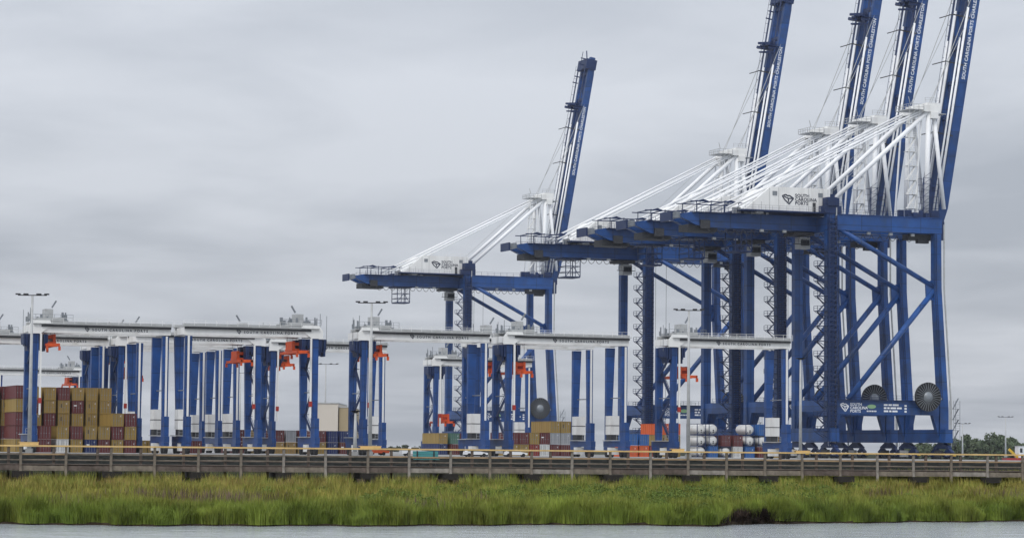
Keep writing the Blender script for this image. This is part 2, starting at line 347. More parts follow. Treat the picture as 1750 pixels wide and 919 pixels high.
al = (xs - BX) / cos(BZ) / (2 * SPNB); nb = np.abs(al - np.round(al)) * 2 * SPNB; hs = np.where((nb < .7) & (bd < 5.5) & (bd > 0), hs * .38, hs)
blades('meadow_grass', n, xs, ys, np.clip(hs, .2, 1.1), RNG.uniform(.016, .042, n), cl, label='ochre and rust marsh grass below the boardwalk', cat='grass')
# dark seed heads and dead stalks
n = 26000
xs, ds, ys = pick(n, -52, 60, 1.5, 12); pz = vnoise(xs, ys, 4, 9); k = (pz > .5 + .3 * RNG.random(n)) & (np.abs(xs - 9) > 10); xs, ds, ys = xs[k], ds[k], ys[k]; n = len(xs)
blades('dead_stalks', n, xs, ys, RNG.uniform(.8, 1.15, n), RNG.uniform(.03, .06, n), np.tile(BROWN, (n, 1)) * RNG.uniform(.6, 1.6, (n, 1)), lean=.15, label='brown dead stalks standing in the green cordgrass', cat='grass')
# wrack and dead roots on the cut bank
n = 6500
xs = RNG.normal(11.6, .85, n); ds = np.abs(RNG.normal(0, .9, n)) - .1; ys = shore(xs) + ds
blades('dead_root_wrack', n, xs, ys, RNG.uniform(.1, .7, n) ** 1.6, RNG.uniform(.03, .08, n), np.tile(np.array((.022, .014, .010)), (n, 1)) * RNG.uniform(.5, 2.2, (n, 1)), lean=.9, label='dark brown dead roots on the eroded bank by the water', cat='wrack')

def leafmass(name, centers, rad, per, size, cA, cB, mname='leaf', squash=.8, **k):
    """leaf-sized quads scattered on and in lumpy clumps"""
    Vs = []; Cs = []
    for c, r, m_ in zip(centers, rad, per):
        d = RNG.normal(size=(m_, 3)); d /= np.linalg.norm(d, axis=1)[:, None]
        rr = r * RNG.uniform(.45, 1.0, m_) ** .6; p = np.array(c)[None] + d * rr[:, None] * np.array((1, 1, squash))
        a = RNG.normal(size=(m_, 3)); a /= np.linalg.norm(a, axis=1)[:, None]; b2 = np.cross(a, RNG.normal(size=(m_, 3))); b2 /= np.linalg.norm(b2, axis=1)[:, None]
        s_ = size * RNG.uniform(.6, 1.4, m_)[:, None]
        Vs.append(np.stack([p - a * s_, p + b2 * s_ * .55, p + a * s_, p - b2 * s_ * .55], 1))
        t = np.clip(RNG.random(m_) * .7 + RNG.random() * .5, 0, 1)[:, None]; Cs.append(np.array(cA)[None] * (1 - t) + np.array(cB)[None] * t)
    V = np.concatenate(Vs); Cc = np.concatenate(Cs); n = len(V)
    me = bpy.data.meshes.new(name); me.vertices.add(n * 4); me.vertices.foreach_set('co', V.ravel())
    me.loops.add(n * 4); me.loops.foreach_set('vertex_index', np.arange(n * 4, dtype=np.int32)); me.polygons.add(n)
    me.polygons.foreach_set('loop_start', (np.arange(n) * 4).astype(np.int32)); me.update(calc_edges=True)
    at = me.attributes.new('col', 'FLOAT_COLOR', 'POINT'); C4 = np.ones((n, 4, 4)); C4[:, :, :3] = Cc[:, None, :]; at.data.foreach_set('color', C4.ravel().astype(np.float32))
    me.materials.append(MT[mname]); return obj(name, me, **k)
cs, rs, ps = [], [], []
for i in range(300):
    x = random.gauss(7, 7); d = random.uniform(2.6, 20); y = float(shore(x)) + d
    if y > brd(x) - .6: y = brd(x) - .6 - random.random()
    cs.append((x, y, float(ground(np.array(x), np.array(y))) + random.uniform(.2, .5))); rs.append(random.uniform(.3, .7)); ps.append(340)
leafmass('marsh_shrubs', cs, rs, ps, .042, (.055, .10, .022), (.15, .205, .045), kind='stuff', label='low leafy green shrubs in the middle of the marsh', cat='shrubs')

# ------------------------------------------------------------------ boardwalk
bw = obj('boardwalk', None, loc=(BX, BY, 0), rot=(0, 0, BZ), label='long weathered timber boardwalk with railings behind the marsh grass', cat='boardwalk')
SPN, DW, K0, K1 = 2.44, 2.6, -9, 42
post = MB().prism([(-.068, 1.6), (.068, 1.6), (.068, 3.385), (-.068, 3.385)], -.24, -.135).mesh('post', MT['wood'])
post2 = MB().prism([(-.07, 1.6), (.07, 1.6), (.07, 3.375), (-.07, 3.375)], -.07, .07).mesh('post', MT['wood2'])
def boardmesh(nm, z0, z1, y0, y1, m, ln=SPN):
    return MB().box(.004, ln - .004, y0, y1, z0, z1).mesh(nm, MT[m])
capm = boardmesh('cap_rail', 3.389, 3.475, -.27, .12, 'cap', SPN * 2)
midm = boardmesh('mid_rail', 2.94, 3.02, -.115, -.075, 'midrail')
midg = boardmesh('mid_rail', 2.94, 3.02, -.115, -.075, 'wood')
lowm = boardmesh('lower_rail', 2.66, 2.72, -.115, -.075, 'wood')
strm = boardmesh('edge_board', 2.08, 2.37, -.13, -.078, 'wood')
strd = boardmesh('edge_board', 2.08, 2.37, -.13, -.078, 'wood2'); strs = boardmesh('edge_board', 2.10, 2.36, -.13, -.078, 'wood3'); post3 = MB().prism([(-.068, 1.6), (.068, 1.6), (.068, 3.385), (-.068, 3.385)], -.24, -.135).mesh('post', MT['wood3'])
fcap = boardmesh('far_cap_rail', 3.38, 3.44, DW - .12, DW + .12, 'wood')
fmid = boardmesh('far_mid_rail', 2.97, 3.03, DW - .115, DW - .075, 'wood')
flow = boardmesh('far_lower_rail', 2.62, 2.67, DW - .115, DW - .075, 'wood2')
fedge = boardmesh('far_edge_board', 2.06, 2.40, DW + .08, DW + .13, 'wood2')
plank = MB().box(0, .136, -.06, DW + .07, 2.405, 2.443).mesh('plank', MT['wood2'])
bent = MB().box(-.13, .13, -.45, DW + .45, 1.72, 2.04).tube((0, -.25, -.5), (0, -.25, 1.75), .15, n=8).tube((0, DW + .25, -.5), (0, DW + .25, 1.75), .15, n=8).box(-.52, .52, -1.1, -.46, 1.72, 2.06).mesh('pile_bent', MT['pile'])
for k in range(K0, K1):
    x = k * SPN; j = lambda s_: random.uniform(-s_, s_)
    obj('post', random.choice((post, post, post3)), bw, (x + j(.04), 0, j(.004)), (0, j(.014), 0))
    obj('far_post', post2, bw, (x + j(.05) - .35, DW, -.01))
    if k % 2 == 0: obj('cap_rail', capm, bw, (x, 0, 0))
    obj('mid_rail', midm if (k > 8 or random.random() < .3) else midg, bw, (x, 0, j(.012)), (0, j(.004), 0))
    obj('lower_rail', lowm, bw, (x, 0, j(.015)), (0, j(.004), 0))
    obj('edge_board', random.choice((strm, strd, strs)), bw, (x, 0, j(.015)), (0, j(.003), 0))
    for m_ in (fcap, fmid, flow, fedge): obj(m_.name.split('.')[0], m_, bw, (x, 0, 0))
    if k % 2 == 0 and -8 < k < 38: obj('pile_bent', bent, bw, (x, 0, 0))
# deck planks: about 300 as single pieces, the rest as one part
npl = int((K1 - K0) * SPN / .142); near = set(range(int(-K0 * SPN / .142), int(-K0 * SPN / .142) + 300)); rest = MB()
for i in range(npl):
    x = K0 * SPN + i * .142
    if i in near: obj('plank', plank, bw, (x, 0, random.uniform(-.003, .003)))
    else: rest.box(x, x + .136, -.06, DW + .07, 2.405, 2.443)
P('deck_planks', rest, 'wood2', bw, kind='stuff')

def on_walk(x, y, z): v = Vector((BX, BY, 0)) + bv * x + bn * y; return (v.x, v.y, z)
def walkx(u):                                  # distance along the boardwalk of the near post line seen at column u
    lo, hi = -40.0, 120.0
    for _ in range(50):
        m_ = (lo + hi) / 2; p = Vector((BX, BY, 0)) + bv * m_
        if p.x < ux(u, p.y): lo = m_
        else: hi = m_
    return lo
# teal bench on the deck
tb = obj('bench', None, loc=on_walk(walkx(506), 1.2, 2.445), rot=(0, 0, BZ), label='teal bench standing on the boardwalk deck behind the railing', cat='bench')
for i in range(3): P('seat_slat', MB().box(-.72, .72, -.32 + i * .15, -.19 + i * .15, .40, .44), 'teal', tb)
for i in range(2): P('back_slat', MB().box(-.76, .76, .13, .165, .52 + i * .19, .70 + i * .19), 'teal', tb)
for s_ in (-.5, .5): P('leg', MB().box(s_ - .04, s_ + .04, -.3, .16, 0, .06).box(s_ - .035, s_ + .035, -.28, -.2, .06, .4).box(s_ - .035, s_ + .035, .10, .165, .06, .9), 'dark', tb)
# pale timber ledges on the railing
for u0, u1, h, wd in ((22, 45, .17, 'at the left end, below the tan containers'), (421, 446, .13, 'left of the teal bench'), (786, 801, .14, 'right of the orange containers'), (931, 948, .10, 'below the nearest stair tower')):
    x0, x1 = walkx(u0), walkx(u1)
    lg = obj('rail_ledge', None, loc=on_walk(x0, 0, 3.476), rot=(0, 0, BZ), label='pale timber ledge on the boardwalk rail ' + wd, cat='ledge', group='timber ledges on the boardwalk rail')
    P('ledge_top', MB().box(0, x1 - x0, -.2, .22, h - .035, h), 'cap', lg); P('front_board', MB().box(.02, x1 - x0 - .02, -.19, -.16, .002, h - .036), 'cap', lg)
    for s_ in (.1, x1 - x0 - .1): P('bracket', MB().box(s_ - .02, s_ + .02, -.159, .2, .002, h - .036), 'wood', lg)

# ------------------------------------------------------------------ ship-to-shore cranes
GA, DY = 30.6, 17.3                                    # rail gauge, leg spacing along the quay
YA, YB = 5.6, 11.7                                     # twin girders
BA = radians(9.9)                                      # raised boom's lean from the vertical
bd_ = Vector((sin(BA), 0, cos(BA))); bp_ = Vector((cos(BA), 0, -sin(BA)))   # along the boom, towards the water
def ship_crane():
    r = obj('ship_crane', None)
    # legs
    for y in (0, DY):
        P('leg', MB().prism([(-1.05, 4.3), (1.05, 4.3), (1.05, 54.6), (-1.05, 54.6)], y - .9, y + .9), 'blue', r)
        P('leg', MB().prism([(28.0, 54.6), (28.0, 40.8), (29.6, 12.0), (29.5, 4.3), (31.9, 4.3), (31.9, 12.0), (30.0, 41.4), (29.9, 54.6)][::-1], y - .9, y + .9), 'blue', r)
        ub = P('upper_beam', MB().box(-1.2, 30.2, y - .75, y + .75, 54.7, 58.4).box(-1.3, 30.3, y - .95, y + .95, 58.41, 58.55), 'blue', r)
        P('handrail', rail_mb(MB(), (2.5, y - .85, 58.55), (29.5, y - .85, 58.55), 1.1, 2.2, .06), 'dblue', ub)
        pb = P('portal_beam', MB().box(1.06, 29.4, y - .8, y + .8, 10.6, 14.1), 'blue', r)
        P('walkway_rail', rail_mb(MB().box(1.2, 29, y - 1.5, y - .81, 14.0, 14.08), (1.2, y - 1.45, 14.08), (22, y - 1.45, 14.08), 1.1, 2.2, .06), 'dblue', pb)
        for x0, sg in ((1.06, 1), (29.35, -1)):
            P('haunch', MB().prism([(x0, 10.59), (x0 + sg * 1.7, 10.59), (x0 + sg * .1, 5.6)], y - .7, y + .7), 'blue', r)
        P('diagonal_brace', MB().tube((1.0, y, 55.8), (28.3, y, 41.8), .62, n=12), 'blue', r, True)
        P('diagonal_brace', MB().tube((28.4, y, 40.9), (5.0, y, 14.2), .68, n=12), 'blue', r, True)
        P('gusset', MB().prism([(26.0, 42.6), (28.1, 43.6), (28.1, 38.4), (26.2, 38.9)], y - .25, y + .25), 'blue', r)
    for x in (0, 30.7):
        P('sill_beam', MB().box(x - 1.0, x + 1.0, -3.2, DY + 3.2, 4.0, 7.2), 'blue', r)
        P('tie_beam', MB().box(x - .7, x + .7, .91, DY - .91, 11.2, 13.9), 'blue', r)
        for y0, sg in ((.91, 1), (DY - .91, -1)):
            P('haunch', MB().prism([(y0, 11.19), (y0 + sg * 2.0, 11.19), (y0 + sg * .5, 7.21), (y0, 7.21)], x - .65, x + .65, 'yz'), 'blue', r)
        P('top_cross_beam', MB().box(x - (1.0 if x else 1.1), x + (1.0 if not x else -.9), .76, DY - .76, 54.2, 57.6), 'blue', r)
        for yc in (0, DY):
            bm = MB().prism([(yc - 3.6, 2.9), (yc - 1.3, 3.98), (yc + 1.3, 3.98), (yc + 3.6, 2.9), (yc + 3.6, 2.55), (yc - 3.6, 2.55)], x - .5, x + .5, 'yz')
            for s_ in (-3.1, 3.1):
                bm.prism([(yc + s_ - 1.9, 1.75), (yc + s_ - .5, 2.54), (yc + s_ + .5, 2.54), (yc + s_ + 1.9, 1.75), (yc + s_ + 1.9, 1.5), (yc + s_ - 1.9, 1.5)], x - .42, x + .42, 'yz')
                for e in (-1.25, 1.25): bm.box(x - .7, x + .7, yc + s_ + e - .95, yc + s_ + e + .95, .55, 1.2).box(x - .3, x + .3, yc + s_ + e - .3, yc + s_ + e + .3, 1.2, 1.5)
            bg_ = P('bogie', bm, 'dblue', r)
            P('motor', MB().lathe((x - 1.5, yc - 4.3, 1.1), (1, 0, 0), [(0, .3), (.8, .3)], 10).lathe((x - 1.5, yc + 4.3, 1.1), (1, 0, 0), [(0, .3), (.8, .3)], 10), 'lgrey', bg_, kind='stuff')
            P('buffer', MB().box(x - .3, x + .3, yc - 6.0, yc - 5.3, .8, 1.3), 'yellow', bg_)
            wh = MB()
            for k in (-4.8, -3.9, -2.3, -1.4, 1.4, 2.3, 3.9, 4.8): wh.lathe((x - .3, yc + k, .42), (1, 0, 0), [(0, .4), (.6, .4)], 12)
            P('wheels', wh, 'dark', bg_, kind='stuff')
            P('motor_box', MB().box(x - 1.6, x - .8, yc - 1.8, yc + 1.2, .5, 2.1), 'lgrey' if yc else 'dark', bg_)
    # main twin girder reaching back over the yard
    for y in (YA, YB):
        P('main_girder', MB().prism([(-36.6, 56.6), (-33, 55.0), (-29, 54.5), (31, 54.5), (31, 58.1), (-34, 58.1), (-36.6, 57.6)], y - .8, y + .8), 'blue', r)
    P('girder_tie', MB().box(-32, -31, YA + .81, YB - .81, 55.5, 57.5).box(-20, -19, YA + .81, YB - .81, 55.5, 57.5).box(14, 15, YA + .81, YB - .81, 55.5, 57.5), 'dblue', r)
    P('end_buffer', MB().box(-38.8, -36.61, YA + .3, YB - .3, 56.6, 57.3).box(-37.5, -36.62, YA + .6, YB - .6, 57.31, 58.1), 'grey', r)
    P('end_plate', MB().box(-39.3, -38.81, YA - .2, YB + .2, 55.9, 58.1), 'dblue', r)
    P('under_machinery', MB().box(-34.6, -27, YA + .3, YB - .3, 53.6, 55.2).box(-32, -29.5, YA - 1.2, YA - .85, 54.2, 56.2), 'dark', r)
    wk = MB().box(-34, -20, YA - 2.2, YA - .81, 57.9, 58.0)
    rail_mb(wk, (-34, YA - 2.1, 58.0), (-20, YA - 2.1, 58.0), 1.1, 1.6, .07); rail_mb(wk, (-34, YB + 2.1, 58.0), (-20, YB + 2.1, 58.0), 1.1, 1.6, .07)
    P('walkway', wk, 'dblue', r)
    fr = MB()
    for x in (-33, -29.2, -25.6, -22):
        for y in (YA - 1, YB + 1): fr.beam((x, y, 58.1), (x, y, 60.6), .16)
        fr.beam((x, YA - 1.4, 60.7), (x, YB + 1.4, 60.7), .22)
    for y in (YA - 1, YB + 1): fr.beam((-34.6, y, 60.6), (-20.5, y, 60.6), .22)
    for x in (-31.2, -24): fr.prism([(x - 1.5, 60.72), (x, 61.2), (x + 1.5, 60.72)], YA - 1, YA - .7)
    P('sheave_frame', fr, 'dblue', r)
    mc = MB()
    for i in range(22):
        x = random.uniform(-24, -13); y = random.uniform(2.5, 9); s_ = random.uniform(.25, .8)
        mc.box(x - s_, x + s_, y - s_, y + s_, 58.15, 58.4 + random.uniform(.4, 1.8))
    P('rope_machinery', mc, 'lgrey', r, kind='stuff')
    # machinery house
    hs = P('machinery_house', MB().prism([(-21.5, 58.95), (1.2, 58.95), (1.2, 64.7), (-14.2, 64.7), (-15.2, 64.2)], 2.2, 14.8), 'white', r)
    P('house_floor', MB().box(-22.5, 1.6, .9, 15.8, 58.6, 58.9), 'dblue', hs)
    P('door', MB().box(-3.5, -2.7, 2.12, 2.195, 58.98, 61.2), 'dark', hs)
    P('handrail', rail_mb(MB(), (-22, .95, 58.9), (1.5, .95, 58.9), 1.1, 1.7, .06), 'lgrey', hs)
    P('roof_rail', rail_mb(MB(), (-14, 2.4, 64.7), (1, 2.4, 64.7), .9, 2.5, .05), 'white', hs)
    hr_ = MB()
    for x in (-19.4, -17.2, -15, -12.6, -4.6, -1.8, .6): hr_.box(x, x + .07, 2.14, 2.196, 59.0, 61.0 if x < -16 else 64.5)
    P('wall_joints', hr_, 'lgrey', hs, kind='stuff')
    for x in (-14.2, -2.0): P('vent', MB().box(x, x + 1.2, 2.10, 2.196, 62.6, 63.6), 'grey', hs)
    fe = MB()
    for i in range(26):
        x0 = -30 + i * 2.3
        for k in range(4):
            a, b = k / 4, (k + 1) / 4; f = lambda t: (x0 + 2.3 * t, YA - 1.1, 54.3 - 5.6 * t * (1 - t))
            fe.beam(f(a), f(b), .11)
    P('festoon_cable', fe, 'dark', r)
    vr = MB()
    for x in (2.4, 3.0, 6.2): vr.tube((x, 1.2, 8.0), (x, 1.2, 54.4), .05, n=5)
    P('service_rope', vr, 'dark', r, kind='stuff')
    ll = MB()
    for y in (0, DY):
        for s_ in (-.25, .25): ll.beam((28.3 + s_, y - 1.05, 41.5), (28.3 + s_, y - 1.05, 54.6), .09).beam((29.9 + s_, y - 1.05, 14.2), (28.3 + s_, y - 1.05, 41.5), .09)
        for i in range(60):
            z = 14.6 + i * .67; xx = 29.9 - 1.6 * min(1, (z - 14.2) / 27.3); ll.beam((xx - .25, y - 1.05, z), (xx + .25, y - 1.05, z), .07)
    P('leg_ladder', ll, 'dblue', r, kind='stuff')
    for x in (4.5, 10.5, 16.5, 22.5, -10, -16): P('flood_lamp', MB().box(x - .45, x + .45, -.2 if x > 0 else YA - 1.6, .3 if x > 0 else YA - 1.0, 53.9, 54.5), 'lgrey', r)
    P('emblem', logo(MB(), -11.6, 60.6, 3.0, 2.5, 2.17, .30), 'navy_letter', hs)
    tm = textmesh('SOUTH\nCAROLINA\nPORTS', 1.12, .02, 1.05, .82); tm.materials.clear(); tm.materials.append(MT['navy_letter'])
    obj('lettering', tm, hs, (-8.2, 2.17, 62.4), FACE, kind='stuff')
    # landside top block and trolley cab
    tb_ = MB().box(-1.9, 2.6, -1.1, 3.2, 58.6, 60.4).box(.2, 3.6, 2.0, 15.2, 58.8, 62.6).box(1.2, 3.0, 3.2, 14.2, 62.61, 63.6).box(-1.2, 1.2, -1.5, 1.5, 60.41, 62.4)
    P('tower_head', tb_, 'dblue', r)
    P('head_rail', rail_mb(rail_mb(MB(), (-1.8, -1.1, 60.4), (2.5, -1.1, 60.4), 1.1, 1, .06), (1.2, 3.2, 63.6), (3.0, 14.0, 63.6), 1.0, 1.8, .06), 'dblue', r)
    cage = MB()
    for x in (-22.2, -17.9):
        for y in (YA + .2, YB - .2):
            cage.beam((x, y, 49.3), (x, y, 54.5), .2)
    for z in (49.3, 50.6, 52.2):
        for y in (YA + .2, YB - .2): cage.beam((-22.2, y, z), (-17.9, y, z), .17)
        for x in (-22.2, -17.9): cage.beam((x, YA + .2, z), (x, YB - .2, z), .17)
    for x in (-20.8, -19.3): cage.beam((x, YA + .2, 49.3), (x, YA + .2, 54.4), .14)
    cage.beam((-22.2, YA + .2, 49.3), (-20.0, YA + .2, 52.2), .14).beam((-20.0, YA + .2, 52.2), (-17.9, YA + .2, 49.3), .14)
    cage.box(-22.2, -17.9, YA + .2, YB - .2, 49.0, 49.2).box(-23.2, -17.2, YA - .3, YB + .3, 54.0, 54.45)
    P('maintenance_cage', cage, 'dblue', r)
    P('operator_cab', MB().box(-4.6, -1.9, 6.6, 9.4, 50.4, 53.2), 'lgrey', r)
    P('cab_window', MB().box(-4.4, -2.1, 6.52, 6.59, 51.2, 52.6), 'glass', r)
    tr = MB().box(-6.6, -1.3, 5.6, 11.7, 53.6, 54.3); rail_mb(tr, (-6.5, 5.6, 51.6), (-1.4, 5.6, 51.6), 1.1, 1, .07)
    tr.box(-6.6, -1.3, 5.5, 6.4, 51.4, 51.55)
    P('trolley', tr, 'dark', r)
    # A-frame in white
    AP = Vector((29.4, 0, 86.2))
    for y in (3.6, 13.7):
        P('frame_post', MB().tube((28.2, y, 58.2), (29.0, y, 86.0), .62, n=10), 'stay', r, True)
        P('frame_strut', MB().tube((33.2, y, 61.2), (30.2, y, 86.0), .52, n=10), 'stay', r, True)
        P('frame_post', MB().tube((25.4, y + .5, 59.5), (27.4, y + .5, 85.0), .24, n=6), 'stay', r)
        P('back_stay', MB().tube((28.6, y, 86.2), (-25.6, y, 59.2), .24, n=8), 'stay', r, True)
        P('back_stay', MB().tube((28.6, y, 85.6), (-23.4, y - .4, 59.4), .2, n=8), 'stay', r, True)
        P('frame_brace', MB().tube((28.6, y, 85.0), (3.2, y, 62.6), .55, n=12), 'stay', r, True)
        P('hoist_rope', MB().tube((28.0, y + 2, 86.6), (4.0, y + 2, 64.8), .05, n=5), 'lgrey', r)
        bt = 0
        for dz, rr in ((0, .09), (1.2, .07)):
            e = Vector((34.0, y + 1.4, 58.5)) + bd_ * (62 - dz * 6) - bp_ * .6
            P('fore_stay_rope', MB().tube((29.6 - dz * .5, y, 87.0), e, rr, n=6), 'lgrey', r)
    P('apex_beam', MB().box(27.2, 31.6, 2.6, 14.7, 85.0, 86.6).box(28.4, 31.8, 3.0, 14.3, 86.61, 87.3).box(29, 31, 2.3, 4.6, 83.4, 84.99), 'white', r)
    ap = MB().box(22.8, 27.0, 2.4, 9.0, 85.3, 85.45)
    for a, b in (((22.8, 2.4), (27, 2.4)), ((22.8, 9), (27, 9)), ((22.8, 2.4), (22.8, 9))): rail_mb(ap, (*a, 85.45), (*b, 85.45), 1.2, 1.2, .09)
    rail_mb(ap, (27.4, 2.5, 87.3), (31.6, 2.5, 87.3), 1.1, 1.2, .07); ap.box(31.61, 33.6, 3, 9, 84.6, 84.75); ap.beam((23.2, 2.4, 86.6), (22.7, 2.4, 88.4), .12)
    P('apex_platform', ap, 'lgrey', r)
    ld = MB()
    for i in range(7):
        z = 61 + i * 3.5; ld.box(23.0, 25.6, 3.4, 5.4, z, z + .1); rail_mb(ld, (23.0, 3.4, z + .1), (25.6, 3.4, z + .1), 1.1, 1.3, .08); ld.beam((23.2, 4, z), (25.4, 4, z + 3.5), .3, .7)
    for x in (23.0, 25.6): ld.beam((x, 3.4, 59), (x + .6, 3.4, 85.3), .12)
    P('frame_stair', ld, 'white', r)
    lt = MB()
    for x in (26.4, 28.4, 30.6):
        for y in (1.6, 4.8): lt.beam((x, y, 58.6), (x, y, 68.6), .13)
    for i in range(7):
        z = 59.5 + i * 1.5
        for y in (1.6, 4.8): lt.beam((26.4, y, z), (30.6, y, z), .1)
        lt.beam((26.4, 1.6, z), (28.4, 1.6, z + 1.4), .08)
    P('access_cage', lt, 'dblue', r)
    hp = MB()
    for i in range(20):
        x = random.uniform(20, 31); y = random.uniform(-.8, 3); s_ = random.uniform(.3, .8); hp.box(x - s_, x + s_, y - s_, y + s_, 58.56, 58.9 + random.uniform(.2, 1.6))
    P('hinge_machinery', hp, 'dblue', r, kind='stuff')
    P('under_head_machinery', MB().box(22, 29, 1.2, 4.2, 53.2, 54.6).box(24.5, 27.5, .9, 2.2, 52.4, 53.2), 'dark', r)
    # raised boom
    H = Vector((32.4, 0, 58.0)); BL = 77.5
    boom = obj('boom', None, r)
    for y in (YA, YB):
        o = Vector((0, y, 0)); g = MB()
        q = lambda a, c: H + bd_ * a + bp_ * c
        poly = [q(-1.5, -.6), q(-1.5, 1.1), q(4, 2.0), q(BL - 6, 2.0), q(BL, 1.5), q(BL, -.2), q(4, -.45)]
        g.add([p + Vector((0, y - .75, 0)) for p in poly] + [p + Vector((0, y + .75, 0)) for p in poly],
              [tuple(range(6, -1, -1)), tuple(range(7, 14))] + [(i, (i + 1) % 7, 7 + (i + 1) % 7, 7 + i) for i in range(7)])
        P('boom_girder', g, 'blue', boom)
        for c, rr in ((-1.0, .3), (-2.0, .24)):
            P('folded_fore_stay', MB().tube(q(2.5, c) + o + Vector((0, -.9, 0)), q(BL - 15 - abs(c) * 8, c) + o + Vector((0, -.9, 0)), rr, n=8), 'stay', boom, True)
        wl = MB().beam(q(3, -1.35) + o, q(BL - 3, -1.35) + o, .12, .9)
        for i in range(26):
            a = 3 + i * 2.8; wl.beam(q(a, -1.3) + o + Vector((0, -.5, 0)), q(a, -2.5) + o + Vector((0, -.5, 0)), .08)
        wl.beam(q(3, -2.5) + o + Vector((0, -.5, 0)), q(BL - 3, -2.5) + o + Vector((0, -.5, 0)), .08)
        P('boom_walkway', wl, 'dblue', boom)
    q = lambda a, c, y: H + bd_ * a + bp_ * c + Vector((0, y, 0))
    for a in (9, 18, 27, 36, 45, 54, 63, 72):
        P('boom_cross_tie', MB().beam(q(a, .4, YA + .76), q(a, .4, YB - .76), .9, .9, ref=tuple(bd_)), 'dblue', boom)
        P('boom_lacing', MB().beam(q(a, .2, YA + .8), q(a + 8.5, .2, YB - .8), .28), 'dblue', boom)
    for a, e in ((22, 4.2), (40, 3.6), (52, 4.0)):
        P('stay_spreader', MB().beam(q(a, -4.6, YA - .2), q(a, .2, YA - .8), .28, .28).beam(q(a, -4.6, YA - .2), q(a, -4.6, YB + .2), .2, .2), 'dark', boom)
    pl = MB()
    for i in range(14):
        a = 60.5 + random.uniform(-2.5, 2.5); pl.beam(q(a, -1.0, YA + random.uniform(-1, 6)), q(a + random.uniform(-.5, .5), -2.6 - random.random() * 2, YA + random.uniform(-1, 6)), random.uniform(.15, .8))
    pl.beam(q(60, -4.4, YA - .6), q(60, 0, YA - .85), .2, .5)
    P('boom_platform', pl, 'dblue', boom, kind='stuff')
    hd = MB().beam(q(BL - 2.5, .4, YA - 1.1), q(BL - 2.5, .4, YB + 1.1), 3.6, 3.4, ref=tuple(bd_))
    for i in range(5): hd.beam(q(BL - 1 - i * 2, -1.5, YA + i), q(BL - 1 - i * 2, -3.4, YA + i), .3)
    hd.beam(q(BL - 6, -3.2, YA), q(BL + 1.2, -3.0, YA), .15)
    P('boom_tip', hd, 'dblue', boom)
    P('boom_foot', MB().box(30.4, 33.6, YA - 1.6, YB + 1.6, 56.6, 58.2).box(31.2, 33.4, YA - 1.5, YA + 1.5, 53.6, 56.59), 'dblue', boom)
    tm = textmesh('SOUTH CAROLINA PORTS CHARLESTON', 1.72, .02, 1.0); tm.materials.clear(); tm.materials.append(MT['letter'])
    wdt = max(v.co.x for v in tm.vertices); sc_ = 23.6 / wdt
    lo = obj('lettering', tm, boom, kind='stuff'); pos = q(36.5, 1.15, YA - .775)
    lo.matrix_local = Matrix(((bd_.x * sc_, -bp_.x * .74, 0, pos.x), (0, 0, -1, pos.y), (bd_.z * sc_, -bp_.z * .74, 0, pos.z), (0, 0, 0, 1)))
    # stair tower on the near landside leg
    st = obj('stair_tower', None, r)
    lm = MB().box(-1.5, 1.25, -.95, .95, 0, .12); rail_mb(lm, (-1.5, -.95, .12), (1.2, -.95, .12), 1.1, .9, .09); rail_mb(lm, (-1.5, -.95, .12), (-1.5, .95, .12), 1.1, .95, .09)
    lm.beam((-1.3, -.9, 0), (1.2, -.9, -1.5), .12).beam((-1.3, .9, 0), (1.2, .9, -1.5), .12)
    lm.beam((-.9, -.3, .1), (.8, -.3, 1.8), .14, .5).beam((.8, .4, 1.8), (-.9, .4, 3.55), .14, .5)
    lm = lm.mesh('landing', MT['dblue'])
    for i in range(13): obj('landing', lm, st, (-2.35, -.2, 6.4 + i * 3.58))
    ms = MB()
    for x in (-1.0, 1.0): ms.beam((x, -1.75, 2.5), (x, -1.75, 58), .22).beam((x, -.95, 2.5), (x, -.95, 58), .14)
    for i in range(46):
        z = 3.5 + i * 1.18; ms.beam((-1.15, -1.75, z), (1.15, -1.75, z), .3, .25); ms.beam((-1, -1.75, z), (1, -1.75, z + 1.18), .14)
        ms.beam((-1, -1.4, z + .6), (1, -1.4, z + .6), .2)
    P('lift_mast', ms, 'dblue', st)
    P('lift_car', MB().box(-.9, .9, -1.7, -.95, 3.0, 5.4), 'lgrey', st)
    P('cable_conduit', MB().box(1.12, 1.36, -1.2, -.8, 2.5, 60), 'lgrey', r)
    cd = MB().beam((30.6, -1.1, 57), (30.6, -1.1, 41.3), .3).beam((30.6, -1.1, 41.3), (32.5, -1.1, 12.5), .3).beam((32.5, -1.1, 12.5), (32.5, -1.1, 3), .3)
    P('cable_conduit', cd, 'lgrey', r)
    sx = MB()
    for x, y in ((32.9, -1.6), (34.6, -1.6), (32.9, .4), (34.6, .4)): sx.beam((x, y, 3.2), (x, y, 14.2), .08)
    for i in range(4):
        z = 4.4 + i * 2.6; sx.box(32.9, 34.6, -1.6, .4, z, z + .08); rail_mb(sx, (32.9, -1.6, z), (34.6, -1.6, z), 1.1, .9, .05); sx.beam((33, -1, z), (34.5, -1, z + 2.6), .12, .4)
    P('corner_stair', sx, 'grey', r)
    # cable reel
    rl = obj('cable_reel', None, r, (25.3, -2.4, 15.0))
    sp = MB()
    for i in range(28):
        a = 2 * pi * i / 28; d = Vector((cos(a), 0, sin(a))); sp.beam(d * 1.1 + Vector((0, -.25, 0)), d * 3.5 + Vector((0, -.3, 0)), .09, .12)
    P('reel_spokes', sp, 'grey', rl)
    P('reel_drum', MB().lathe((0, -.1, 0), (0, 1, 0), [(0, 1.2), (0, 3.42), (.5, 3.42), (.5, 1.2)], 40), 'black', rl)
